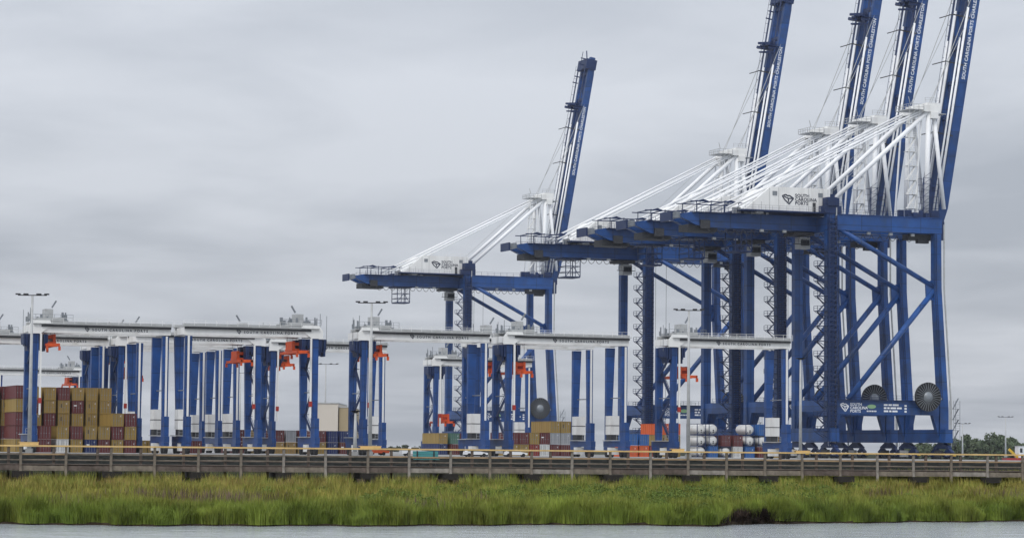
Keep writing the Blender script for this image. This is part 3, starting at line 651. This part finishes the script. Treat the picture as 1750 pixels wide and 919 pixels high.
    P('reel_rim', MB().lathe((0, -.36, 0), (0, 1, 0), [(0, 3.38), (0, 3.52), (.12, 3.52), (.12, 3.38), (0, 3.38)], 40, False), 'dark', rl)
    P('reel_hub', MB().lathe((0, -.7, 0), (0, 1, 0), [(0, .2), (.05, .5), (.35, 1.15), (.55, 1.25)], 24), 'grey', rl, True)
    P('reel_bracket', MB().box(25, 29.3, -2.2, -.95, 14.4, 14.8), 'lgrey', r)
    # signs on the near portal beam
    sg = obj('portal_sign', None, r, (2.2, -.83, 10.6))
    P('emblem', logo(MB(), .3, .6, 2.2, 2.2, 0, .24), 'letter', sg)
    tm = textmesh('SOUTH\nCAROLINA\nPORTS', .95, .015, 1.0, .85); tm.materials.clear(); tm.materials.append(MT['letter']); obj('lettering', tm, sg, (2.9, 0, 2.05), FACE, kind='stuff')
    P('oval_badge', MB().lathe((8.7, .03, 1.9), (0, -1, 0), [(0, .62), (.03, .62)], 20), 'green_sign', sg, loc=(-8.7 * .9, 0, 0)); sg.children[-1].scale = (1.9, 1, .8); sg.children[-1].location = (8.7 - 8.7 * 1.9, 0, 1.9 - 1.9 * .8)
    mk = MB()
    for x, wd in ((7.4, .3), (7.85, .3), (8.3, .3), (8.75, .3), (9.2, .3), (9.65, .3)): mk.box(x, x + wd, -.02, .02, .62, .95)
    for row, ln in ((2.35, (1.0, .9, 1.6)), (1.6, (.7, .6, 1.5, 1.3)), (.85, (1.2, .6, 1.4))):
        x = 12.0
        for k in ln: mk.box(x, x + k, -.02, .02, row - .22, row + .2); x += k + .25
    for z in (2.2, 1.5, .8): mk.box(17.6, 18.2, -.02, .02, z - .22, z + .22)
    P('small_marks', mk, 'letter', sg, kind='stuff')
    return r
sc0 = ship_crane()
SHIP = [(0.0, 'nearest tall blue ship crane at right with its cable reel in clear view'), (27.1, 'second tall blue ship crane counting back from the nearest at right'),
        (53.2, 'third tall blue ship crane back, middle of the right-hand cluster'), (109.4, 'fourth tall blue ship crane, leftmost of the right-hand cluster'),
        (258.7, 'farthest blue ship crane standing alone left of the cluster, whole boom in view')]
for i, (Y, lb) in enumerate(SHIP):
    o = sc0 if i == 0 else copy_tree(sc0)
    o.location = W(0, Y); o.rotation_euler = (0, 0, TH); o['label'] = lb; o['category'] = 'ship crane'; o['group'] = 'blue ship-to-shore cranes along the quay'

# ------------------------------------------------------------------ yard gantry cranes on tyres
SPAN, LY, HB = 24.8, 7.3, 22.4
def yard_crane(mir):
    r = obj('yard_crane', None); X = (lambda x: SPAN - x) if mir else (lambda x: x); sg = -1 if mir else 1
    def bx(mb, x0, x1, *a): return mb.box(X(x0), X(x1), *a)
    def leg(x, y, top, bot, side):
        # straight on the outer edge, tapering on the other
        a, b = (x, x + top) if side > 0 else (x - top, x)
        c, d = (x, x + bot) if side > 0 else (x - bot, x)
        p = [(X(c), 3.3), (X(d), 3.3), (X(b), HB - .2), (X(a), HB - .2)]
        return MB().prism(p, y - .5, y + .5)
    P('leg', leg(-.6, 0, 1.25, .95, 1), 'rblue', r); P('leg', leg(-.6, LY, 1.5, 1.15, 1), 'rblue', r)
    P('leg', leg(SPAN + .6, 0, 1.25, .95, -1), 'rblue', r); P('leg', leg(SPAN - .85, LY, 1.8, 1.1, 1), 'rblue', r)
    for x in (-.1, SPAN + .1):
        P('sill_beam', bx(MB(), x - .5, x + .5, -2.2, LY + 2.2, 2.15, 3.28), 'rblue', r)
        P('sill_skirt', bx(MB(), x - .45, x + .45, -1.8, .9, 3.29, 7.0), 'rblue', r)
        P('service_platform', rail_mb(bx(MB(), x - 1.1, x + 1.1, 1.2, LY + 1.2, 3.35, 3.5), (X(x - 1.1), 1.2, 3.5), (X(x + 1.1), 1.2, 3.5), 1.0, .7, .06), 'lgrey', r)
        for y in (-1.2, .9, LY - .9, LY + 1.2):
            P('wheel', MB().lathe((X(x) - .35, y, .82), (1, 0, 0), [(0, .55), (.06, .8), (.64, .8), (.7, .55)], 18), 'black', r)
        for y in (-.15, LY + .15): P('wheel_fork', bx(MB(), x - .5, x + .5, y - 1.9, y + 1.9, 1.45, 2.14), 'rblue', r)
        P('tie_strut', MB().tube((X(x), .5, 12.0), (X(x), LY - .5, 12.0), .12, n=6), 'grey', r)
    # power houses
    P('power_house', bx(MB(), SPAN - 1.1, SPAN + .75, LY - 3.4, LY - .6, 4.6, 8.4), 'white', r)
    P('power_house_band', bx(MB(), SPAN - 1.12, SPAN + .77, LY - 3.43, LY - .58, 6.35, 6.5), 'dark', r)
    P('tank_box', bx(MB(), SPAN - 1.2, SPAN + .5, LY - 3.9, LY - 1.9, .55, 2.0), 'white', r)
    P('engine_frame', bx(MB(), SPAN - 1.0, SPAN + .6, LY - 3.2, LY - .8, 3.52, 4.58), 'dark', r)
    P('drive_box', bx(MB(), -.9, .7, 2.4, 4.6, .6, 2.0), 'white', r)
    # girders
    for y, f in ((0, 0), (LY, 1)):
        g = P('girder', MB().prism([(X(1.6), HB), (X(SPAN + .9), HB), (X(SPAN + .9), HB + 1.55), (X(-.2), HB + 1.55)][:: sg], y - .55, y + .55), 'white', r)
        P('girder_walkway', bx(MB(), -.6, SPAN + 1.3, y - 1.15, y - .56, HB + 1.62, HB + 1.72).box(X(-.4), X(SPAN + 1.1), y - .35, y + .35, HB + 1.56, HB + 2.15), 'lgrey', g)
        P('handrail', rail_mb(MB(), (X(3), y - 1.1, HB + 1.72), (X(SPAN + 1.2), y - 1.1, HB + 1.72), 1.0, 2.0, .05), 'white', g)
        P('girder_shade_strip', bx(MB(), 1.0, SPAN + .9, y - .95, y - .57, HB + 1.1, HB + 1.5), 'dark', g)  # added dark strip, stands in for the shade band below the walkway
        if f == 0:
            em = logo(MB(), 0, 0, .85, .85, 0, .10); x0 = 9.2
            obj('emblem', em.mesh('emblem', MT['navy_letter']), g, (x0, -.58, HB + .35))
            tm = textmesh('SOUTH CAROLINA PORTS', .66, .012, 1.45); tm.materials.clear(); tm.materials.append(MT['navy_letter']); obj('lettering', tm, g, (x0 + 1.4, -.58, HB + .5), FACE, kind='stuff')
    P('end_tie', bx(MB(), SPAN - .3, SPAN + .8, .56, LY - .56, HB + .1, HB + 1.4), 'white', r)
    P('end_block', MB().prism([(X(-1.4), HB - .2), (X(.9), HB - .2), (X(3.0), HB + 1.5), (X(2.6), HB + 2.3), (X(-.6), HB + 2.3), (X(-1.4), HB + 1.2)][:: sg], -.75, -.56).box(X(-1.2), X(.6), .56, LY - .56, HB + .1, HB + 1.4), 'white', r)
    # trolley and its machinery
    t = MB(); bx(t, .4, 5.2, -.4, LY + .4, HB + 2.2, HB + 2.75)
    P('trolley_frame', t, 'lgrey', r)
    P('trolley_house', bx(MB(), 2.0, 3.5, 1.2, 4.2, HB + 2.76, HB + 4.5), 'lgrey', r)
    mc = MB()
    for i in range(30):
        x = random.uniform(-1.2, 6.6); y = random.uniform(-.2, LY); s_ = random.uniform(.06, .28); mc.box(X(x) - s_, X(x) + s_, y - s_, y + s_, HB + 2.2, HB + 2.4 + random.uniform(.1, 1.5) ** 1.5)
    rail_mb(mc, (X(-1.2), -.3, HB + 2.3), (X(7), -.3, HB + 2.3), 1.1, 1.1, .06)
    mc.beam((X(3.4), 2, HB + 4.8), (X(4.2), 2, HB + 6.1), .3).beam((X(-1.0), 0, HB + 1), (X(-1.0), 0, HB + 4.6), .1).beam((X(-2.3), 0, HB - 1), (X(-2.3), 0, HB + 4.2), .08)
    P('trolley_machinery', mc, 'grey', r, kind='stuff')
    kx = MB()
    for i in range(26):
        x = random.uniform(-2.2, 2.6); kx.box(X(x) - .16, X(x) + .16, random.uniform(-.6, 0), random.uniform(.3, 3), HB - random.uniform(1.2, 3.6), HB - .3)
    P('cable_junction', kx, 'dblue', r, kind='stuff')
    P('operator_cab', bx(MB(), 1.4, 3.0, 3.0, 5.2, HB - 2.6, HB - .4), 'dblue', r)
    P('cab_window', bx(MB(), 1.5, 2.9, 2.93, 2.99, HB - 2.1, HB - 1.0), 'glass', r)
    # stairs between the legs at the trolley end
    st = MB(); z = 3.4; k = 0
    while z < HB - 2:
        y0, y1 = (1.0, LY - 1.2) if k % 2 == 0 else (LY - 1.2, 1.0)
        st.beam((X(-.2), y0, z), (X(.1), y1, z + 4.4), .16, .7); st.beam((X(-.2), y0, z + 1), (X(.1), y1, z + 5.4), .08); bx(st, -.8, .9, y1 - .5, y1 + .5, z + 4.35, z + 4.45); z += 4.5; k += 1
    P('stair', st, 'dblue', r)
    for x, y in ((.95, -.72), (SPAN + .1, -.72)):
        cp = P('cable_pipe', bx(MB(), x - .17, x + .17, y - .15, y + .15, 7.05, HB - .2), 'white', r)
        if x < 2: P('red_collar', bx(MB(), x - .3, x + .3, y - .22, y + .22, 9.2, 10.2), 'red', cp)
    # spreader
    sp = obj('spreader', None, r, (X(3.0), LY / 2, 0))
    hb = MB()
    for x in (-1.05, 1.05): hb.box(x - .18, x + .18, -6.0, 6.0, -.45, .0)
    for y in (-6.0, -3.2, 3.2, 5.8): hb.box(-1.22, 1.22, y, y + .3, -.5, .05)
    for x in (-1.15, 1.15):
        for y in (-5.9, 5.9): hb.box(x - .2, x + .2, y - .2, y + .2, -1.25, -.51)
    hb.box(-1.2, 1.2, -2.4, 2.4, .06, .5); P('spreader_frame', hb, 'orange', sp)
    P('head_block', MB().box(-1.1, -.6, -2.4, 2.4, .51, 1.9).box(.6, 1.1, -2.4, 2.4, .51, 1.9).box(-1.15, 1.15, -2.2, -1.6, 1.1, 1.7).box(-1.15, 1.15, 1.6, 2.2, 1.1, 1.7), 'orange', sp)
    rp = MB()
    for x in (-.9, .9):
        for y in (-2, 2): rp.tube((x, y, 0), (x, y, 1), .035, n=5)
    P('hoist_rope', rp, 'dark', r, loc=(X(3.0), LY / 2, 0))
    return r
protoL, protoR = yard_crane(False), yard_crane(True); used = set()
YARD = [(-204.3, -74, 0, 20.3, 'tyred yard crane beside the left light mast, in front of the tan container stack'),
        (-176.5, -80, 1, 19.8, 'tyred yard crane left of the cream warehouse, orange spreader at its right end'),
        (-141.2, -78, 0, 19.6, 'tyred yard crane just right of the cream warehouse, spreader beside a light mast'),
        (-110.5, -76, 0, 16.9, 'tyred yard crane in the centre whose girder ends left of the ship crane cluster'),
        (-77.4, -82, 0, 16.5, 'rightmost tyred yard crane, its white girder crossing the ship crane cluster'),
        (-76.8, 66, 0, 8.3, 'small-looking far yard crane before the lone ship crane, spreader lowered near the ground'),
        (-110.2, -57, 0, 17.5, 'yard crane close behind the centre one, plain legs right of the grey containers'),
        (-141.2, -12.5, 0, 19.4, 'yard crane behind the warehouse gap, spreader hanging right of its stair legs'),
        (-176.5, -38.8, 1, 19.2, 'second yard crane back in the left row, orange spreader at its right end'),
        (-204.2, -16.5, 2, 19.5, 'yard crane directly behind the tan container stack, trolley end out of frame'),
        (-176.5, -21.5, 0, 16.0, 'third yard crane back in the packed left row, red spreader by its left legs'),
        (-176.5, -6.4, 0, 19.5, 'fourth yard crane back in the packed left row'),
        (-176.5, 7.8, 0, 20.0, 'last yard crane of the packed left row'),
        (-156.8, 236, 1, 20.0, 'farthest yard crane, a thin white girder just above the tan container stack')]
for X0, Y0, mir, sz, lb in YARD:
    hide_x = mir == 2; mir = mir % 2; pr = protoR if mir else protoL
    if mir in used: o = copy_tree(pr)
    else: o = pr; used.add(mir)
    o.location = W(X0, Y0); o.rotation_euler = (0, 0, TH); o['label'] = lb; o['category'] = 'yard crane'; o['group'] = 'blue and white tyred yard cranes'
    for ch in o.children:
        if hide_x and (ch.name.startswith('spreader') or ch.name.startswith('hoist_rope')): ch.location.x = 1.2
        if ch.name.startswith('spreader'): ch.location.z = sz
        if ch.name.startswith('hoist_rope'): ch.location.z = sz + 1.8; ch.scale.z = max(.2, HB + 2.2 - sz - 1.8)

# ------------------------------------------------------------------ containers
CW, CH, CL, LV = 2.31, 2.57, 12.19, 2.64
def container_meshes(colour):
    m = MT['c_' + colour]; mb = MB(); w2 = CW / 2
    for x in (-w2, w2 - .16):
        for y in (0, CL - .16): mb.box(x, x + .16, y, y + .16, 0, CH)
        mb.box(x, x + .14, .161, CL - .161, 0, .16).box(x, x + .12, .161, CL - .161, CH - .12, CH)
    for y in (.02, CL - .12):
        mb.box(-w2 + .161, w2 - .161, y, y + .1, .0, .15).box(-w2 + .161, w2 - .161, y, y + .1, CH - .12, CH)
    # corrugated long sides
    n = 40; st = (CL - .34) / n
    for sx, dirn in ((-w2, 1), (w2, -1)):
        vs = []
        for i in range(n + 1):
            y = .17 + i * st; d = .02 if i % 4 in (0, 1) else .075
            vs += [(sx + dirn * d, y, .15), (sx + dirn * d, y, CH - .11)]
        mb.add(vs, [(2 * i, 2 * i + 2, 2 * i + 3, 2 * i + 1) for i in range(n)])
    mb.box(-w2 + .13, w2 - .13, .13, CL - .13, CH - .09, CH - .03)
    body = mb.mesh('container_body', m)
    dm = MB().box(-.50, .50, 0, .04, 0, 2.3); nf = 6
    for x in (-.3, .28): dm.box(x - .022, x + .022, -.06, -.001, .02, 2.3); dm.box(x - .09, x + .09, -.05, -.001, .9, 1.05)
    for z in (.45, 1.15, 1.85): dm.box(-.5, .5, -.025, -.001, z - .05, z + .05)
    dd = dm.mesh('door', m); dd.materials.append(MT['grey'])
    for p in dd.polygons:
        if 6 <= p.index < 30: p.material_index = 1
    return body, dd
CM = {k: container_meshes(k) for k in CC}
marks = MB().box(-.13, .13, -.004, 0, .0, .05).box(-.13, .05, -.004, 0, -.11, -.06).box(-.13, .1, -.004, 0, -.22, -.17).mesh('code_marks', MT['letter'])
lmark = MB().box(-.34, .34, -.004, 0, .0, .22).mesh('line_mark', MT['letter']); dmark = MB().box(-.09, .09, -.004, 0, -.35, .45).mesh('line_mark', MT['dark'])
def container(X, Y, lev, colour, label, group):
    o = obj('shipping_container', CM[colour][0], None, W(X, Y, lev * LV), (0, 0, TH + random.uniform(-.004, .004)), label, 'container', group)
    for s_ in (-1, 1):
        d = obj('door', CM[colour][1], o, (s_ * .52, .09, .15))
        if s_ < 0 and random.random() < .22: obj('line_mark', lmark if colour not in ('tan', 'white', 'grey', 'ochre') else dmark, d, (0, -.03, 1.3))
        if s_ > 0 and random.random() < .7: obj('code_marks', marks, d, (.1 + random.uniform(-.1, .2), -.03, 1.9 + random.uniform(-.2, .2)))
    return o
tk = MB(); w2 = CW / 2; TL = 6.06
for x in (-w2, w2 - .13):
    for y in (0, TL - .13): tk.box(x, x + .13, y, y + .13, 0, CH)
    tk.box(x, x + .12, .131, TL - .131, 0, .14).box(x, x + .1, .131, TL - .131, CH - .1, CH)
for y in (0, TL - .13):
    tk.box(-w2 + .131, w2 - .131, y, y + .13, 0, .12).box(-w2 + .131, w2 - .131, y, y + .13, CH - .1, CH)
    tk.beam((-w2 + .1, y + .06, .1), (-.55, y + .06, .75), .09).beam((w2 - .1, y + .06, .1), (.55, y + .06, .75), .09)
tkf = tk.mesh('tank_frame', MT['dblue'])
tkb = MB().lathe((0, .12, CH / 2), (0, 1, 0), [(0, .35), (.05, .8), (.22, 1.08), (.45, 1.15), (TL - .7, 1.15), (TL - .46, 1.08), (TL - .3, .8), (TL - .25, .35)], 24).mesh('tank_barrel', MT['tank'], True)
tkv = MB().lathe((0, .0, 1.05), (0, 1, 0), [(0, .16), (.14, .16)], 10).box(-.2, .2, .02, .14, .55, .75).mesh('valve', MT['dark'])
def tank(X, Y, lev, label, group):
    o = obj('tank_container', None, None, W(X, Y, lev * LV), (0, 0, TH), label, 'tank container', group)
    obj('tank_frame', tkf, o); b = obj('tank_barrel', tkb, o); obj('valve', tkv, b)
ORD = ['first', 'second', 'third', 'fourth', 'fifth', 'sixth', 'seventh', 'eighth', 'ninth', 'tenth']
LEV = {0: 'bottom row', 1: 'second row', 2: 'third row', 3: 'fourth row', 4: 'fifth row'}
def block(cols, Y, where, group, rows=None):
    """cols: list of (X of the column's centre, [colours from the bottom])"""
    for i, (X, cs_) in enumerate(cols):
        for lv, c in enumerate(cs_):
            if not c: continue
            lb = '%s container, %s column, %s, %s' % (c, ORD[i], LEV[lv], where)
            if c == 'tank': tank(X, Y, lv, lb.replace('tank container', 'white tank container'), group)
            else: container(X, Y, lv, c, lb, group)
T, Mr = 'tan', 'maroon'
# tall back bay of the left stack: columns from X=-203 to -181
P0 = -181.55
back = [(P0 - 8 * 2.86, [Mr, T, T, Mr, Mr]), (P0 - 7 * 2.86, [T, Mr, T, T, Mr]), (P0 - 6 * 2.86, [T, T, Mr, T, Mr]), (P0 - 5 * 2.86, [T, Mr, T, Mr, T]), (P0 - 4 * 2.86, [T, T, Mr, T, T]),
        (P0 - 3 * 2.86, [Mr, T, T, T, Mr]), (P0 - 2 * 2.86, [T, T, T, Mr, T]), (P0 - 2.86, [T, Mr, T, T, T]), (P0, [T, T, T, T, T])]
block(back, -31, 'the tall left stack', 'containers in the tall left stack')
P1 = -182.1
front = [(P1 - 6 * 2.72, [T, Mr, Mr, T, Mr]), (P1 - 4 * 2.72, [Mr, Mr]), (P1 - 3 * 2.72, ['grey', T]), (P1 - 2 * 2.72, [T, Mr]), (P1 - 1 * 2.72, ['navy', T]), (P1, [Mr, T])]
front = [(-201.2, [T, Mr, Mr, T, Mr]), (-196.4, [Mr, Mr]), (-192.9, ['white', T]), (-190.1, [T, Mr]), (-187.3, ['navy', T]), (-184.6, [Mr, T]), (-181.9, [T, Mr, T]), (-179.3, [Mr, T, Mr])]
block(front, -44.5, 'the front bay at left', 'containers in the front bay at left')
def seen(u, y): x = ux(u, y); return QX(x, y)
def row(us, y, where, group, l=None):
    y_ref = y; cols = []; Y0 = None
    for u, cs_ in us:
        X, Y = seen(u, y)
        if Y0 is None: Y0 = Y
        # slide along the sight line to the bay's common front plane
        for _ in range(20):
            y += (Y0 - Y) * .9; X, Y = seen(u, y)
        cols.append((X, cs_))
    for a, b in zip(range(len(cols)), range(1, len(cols))):
        if cols[b][0] - cols[a][0] < 2.5: cols[b] = (cols[a][0] + 2.5, cols[b][1])
    block(cols, Y0, where, group)
row([(166, [T]), (180, ['ochre']), (230, [Mr])], 560, 'the low row right of the left stack', 'low containers right of the left stack')
row([(280, [Mr, Mr]), (304, [T, T]), (327, ['ochre', Mr]), (341, ['ochre', 'grey']), (355, [T, Mr])], 600, 'the row left of the warehouse', 'containers left of the warehouse')
row([(376, [T, Mr]), (390, ['navy', 'navy']), (404, [Mr, 'navy'])], 612, 'the row below the warehouse', 'containers below the warehouse')
row([(519, ['navy', T]), (533, [Mr, 'green']), (547, [Mr, Mr])], 655, 'the row before the lone ship crane', 'containers before the lone ship crane')
row([(602, [T, Mr]), (612, [T, Mr]), (624, ['red', T]), (637, ['white', Mr]), (649, [Mr, 'grey', T]), (661, [Mr, 'grey', T]), (674, [T, 'grey', T])], 606, 'the row left of the plain crane legs', 'containers in the centre row')
row([(742, ['orange', 'blue']), (755, ['orange', 'blue']), (766, ['red'])], 628, 'the row before the fourth ship crane', 'containers before the fourth ship crane')
row([(780, [T, T, 'orange']), (792, [T, T, 'orange'])], 640, 'the orange-topped pair', 'orange-topped containers')
row([(822, ['tank', 'tank', 'tank']), (836, ['blue', 'tank', 'tank']), (851, ['tank', Mr]), (865, ['white', Mr]), (879, ['blue', 'tank', 'tank']), (894, [Mr, 'tank', 'blue']), (908, [T, T, 'grey'])], 632, 'the tank container block', 'tank block under the ship cranes')

# ------------------------------------------------------------------ light masts
def mast(u, vtop, y, h, lab, grp='tall light masts in the terminal', arms=True, bar=2.6):
    p = Vector((ux(u, y), y, GZ)); r = obj('light_mast', None, None, p, (0, 0, 0), lab, 'light mast', grp)
    P('pole', MB().tube((0, 0, 0), (0, 0, h), .40, .2, 10), 'lgrey', r, True); P('base', MB().box(-.6, .6, -.6, .6, 0, .8), 'concrete', r)
    c = P('crossbar', MB().beam((-bar, 0, h + .1), (bar, 0, h + .1), .16, .3), 'dark', r)
    for k in (-1, -.45, .45, 1): P('lamp_head', MB().box(k * bar - .42, k * bar + .42, -.35, .35, h + .18, h + .42), 'dark', c)
mast(34.2, 274, 488, 28.4, 'tall light mast at far left before the first yard crane')
mast(433.5, 281, 505, 28.5, 'tall light mast beside the yard crane right of the warehouse')
mast(806.5, 288, 527, 28.8, 'tall light mast before the orange-topped containers')
mast(380.5, 338, 930, 30, 'far light mast above the cream warehouse', bar=4)
mast(280.5, 346, 1050, 30, 'farthest light mast between the packed yard crane legs', bar=4)
mast(938, 333, 587, 21.5, 'plain slim pole before the nearest ship crane stair tower', bar=.6)
mast(416, 377, 470, 7.5, 'short slim pole by the base of the yard crane right of the warehouse', bar=.4)
mast(544.5, 300, 560, 25, 'slim pale pole beside the lone ship crane stair', bar=.5)
mast(1178.5, 404, 1150, 17, 'distant light mast over the far trees at right', bar=3)
mast(1128, 406, 1150, 14, 'distant light mast at the left of the far trees', bar=3)

# ------------------------------------------------------------------ warehouse
y = 735; xw0, xw1 = ux(366.5, y), ux(395.5, y)
wr = obj('warehouse', None, None, (xw0, y, GZ), (0, 0, 0), 'cream flat-walled warehouse behind the container rows', 'warehouse')
wd = xw1 - xw0; hh = (413.9 - 373.5) * 1.845 * y / FPX + 1.5
P('wall', MB().box(0, wd, 0, 40, 0, hh), 'wall', wr)
rb = MB()
for i in range(12): rb.box(.3 + i * wd / 12, .34 + i * wd / 12, -.05, -.002, 0, hh - .3)
P('wall_ribs', rb, 'wall', wr); P('roof', MB().box(-.15, wd + .15, -.2, 40.2, hh + .002, hh + .25), 'lgrey', wr)
wd2 = ux(411, y) - xw1; h2 = (414.2 - 377.5) * 1.845 * y / FPX + 1.5
P('annex_wall', MB().box(wd + .2, wd + wd2, 1, 38, 0, h2), 'wall2', wr); P('annex_roof', MB().box(wd + .2, wd + wd2 + .1, .9, 38.1, h2 + .002, h2 + .2), 'lgrey', wr)

# ------------------------------------------------------------------ vehicles by the fence
def car(u, y, rz, lab, pick=False, col='carwhite'):
    r = obj('pickup_truck' if pick else 'parked_car', None, None, (ux(u, y), y, GZ), (0, 0, rz), lab, 'pickup' if pick else 'car')
    if pick: prof = [(-2.7, .45), (2.6, .45), (2.7, .95), (1.4, 1.05), (-2.7, 1.05)]
    else: prof = [(-2.2, .4), (2.2, .4), (2.25, .75), (1.0, .95), (-2.1, 1.0)]
    P('body', MB().prism(prof, -.9, .9), col, r)
    cb = [(1.35, 1.06), (.75, 1.75), (-.8, 1.75), (-1.0, 1.06)] if pick else [(1.0, .96), (.35, 1.42), (-1.2, 1.42), (-1.9, 1.0)]
    P('cabin', MB().prism(cb[::-1], -.8, .8), col, r)
    g = [(a * .93, b - .09 if b > 1.2 else b + .05) for a, b in cb]
    P('side_window', MB().prism(g[::-1], -.83, -.805), 'glass', r); P('side_window', MB().prism(g[::-1], .805, .83), 'glass', r)
    for x in (-1.45, 1.45):
        for s_ in (-1, 1): P('wheel', MB().lathe((x, s_ * .9 - .12, .34), (0, 1, 0), [(0, .3), (.03, .34), (.21, .34), (.24, .3)], 16), 'black', r)
car(604, 520, .15, 'white low car parked before the maroon containers in the centre')
car(485, 520, TH, 'white pickup in the open gap left of the far yard crane', True)
car(557, 505, .3, 'white car under the legs of the yard crane left of centre')
car(440, 540, TH, 'red-orange pickup at the foot of the yard crane right of the warehouse', True, 'orange')

# ------------------------------------------------------------------ work boat at the right edge
wbx, wby = ux(1199, 820), 820
wb = obj('work_boat', None, None, (wbx, wby, 0), (0, 0, .12), 'white and red work boat on the river at the right edge', 'boat')
P('hull', MB().prism([(-5.5, 0), (7.5, 0), (9.0, 2.3), (-6.0, 2.2)], -2.4, 2.4), 'boatred', wb)
ch = P('cabin', MB().prism([(-2.0, 2.31), (6.2, 2.31), (6.2, 5.8), (-2.0, 5.8)], -1.9, 1.9), 'carwhite', wb)
for i in range(6): P('window', MB().box(-1.6 + i * 1.3, -.8 + i * 1.3, -1.95, -1.905, 3.9, 5.2), 'glass', ch)
P('roof', MB().box(-2.2, 6.4, -2.1, 2.1, 5.81, 5.95), 'lgrey', ch)
P('derrick', MB().beam((-1.9, -1, 2.2), (-4.8, -1, 4.9), .7, .7), 'yellow', wb)
mbm = MB()
x = ux(1128, 420); 
for i in range(9): mbm.tube((i * 1.0, 0, .12), (i * 1.0 + .92, 0, .12), .22, n=8)
obj('float_boom', mbm.mesh('float_boom', MT['orange']), None, (x, 425, 0), (0, 0, .1), 'orange floating boom on the water seen through the right railing', 'float boom')

# ------------------------------------------------------------------ far tree lines
def treeline(name, u0, u1, y, hfun, n, cA, cB, lab, leaf=1.6, per=90):
    cs, rs, ps = [], [], []
    for i in range(n):
        u = random.uniform(u0, u1); yy = y + random.uniform(-12, 30); h = hfun(u) * random.uniform(.75, 1.05)
        z = .6
        while z < h:
            r = random.uniform(1.4, 2.6) * (h / 12 + .35); cs.append((ux(u, yy) + random.gauss(0, 1.2), yy + random.gauss(0, 2), z + r * .4)); rs.append(r); ps.append(per); z += r * 1.3
    leafmass(name, cs, rs, ps, leaf * .5, cA, cB, kind='stuff', label=lab, cat='trees', squash=.85)
def hr(u):
    g = lambda c, w_, a: a * math.exp(-((u - c) / w_) ** 2)
    return 5.4 + g(1132, 7, 4.2) + g(1165, 12, 3.6) + g(1112, 10, 2.0) + g(1147, 6, 1.5) + g(1185, 8, 3) + 1.0 * sin(u * .9)
treeline('far_woodland', 1060, 1300, 1195, hr, 420, (.06, .09, .05), (.12, .15, .085), 'hazy green woodland on the far bank at right', leaf=1.5)
treeline('distant_woodland', 380, 640, 1950, lambda u: 3.6 + 1.2 * sin(u * .35) * sin(u * .11), 170, (.035, .05, .03), (.06, .08, .045), 'low hazy tree line far behind the open gap at centre left', leaf=2.2, per=60)

# ------------------------------------------------------------------ the air
hz = MB().box(-1200, 1400, -30, 2100, -1.2, 142).mesh('haze', bpy.data.materials.new('haze')); hm = hz.materials[0]; hm.use_nodes = True
hn = hm.node_tree.nodes; hn.remove(hn['Principled BSDF']); pv = hn.new('ShaderNodeVolumePrincipled')
pv.inputs['Color'].default_value = (.93, .95, 1, 1); pv.inputs['Density'].default_value = .000045; pv.inputs['Anisotropy'].default_value = .2
hm.node_tree.links.new(pv.outputs[0], hn['Material Output'].inputs['Volume'])
if True: obj('haze', hz, kind='stuff', label='thin pale haze over the whole terminal', cat='haze')
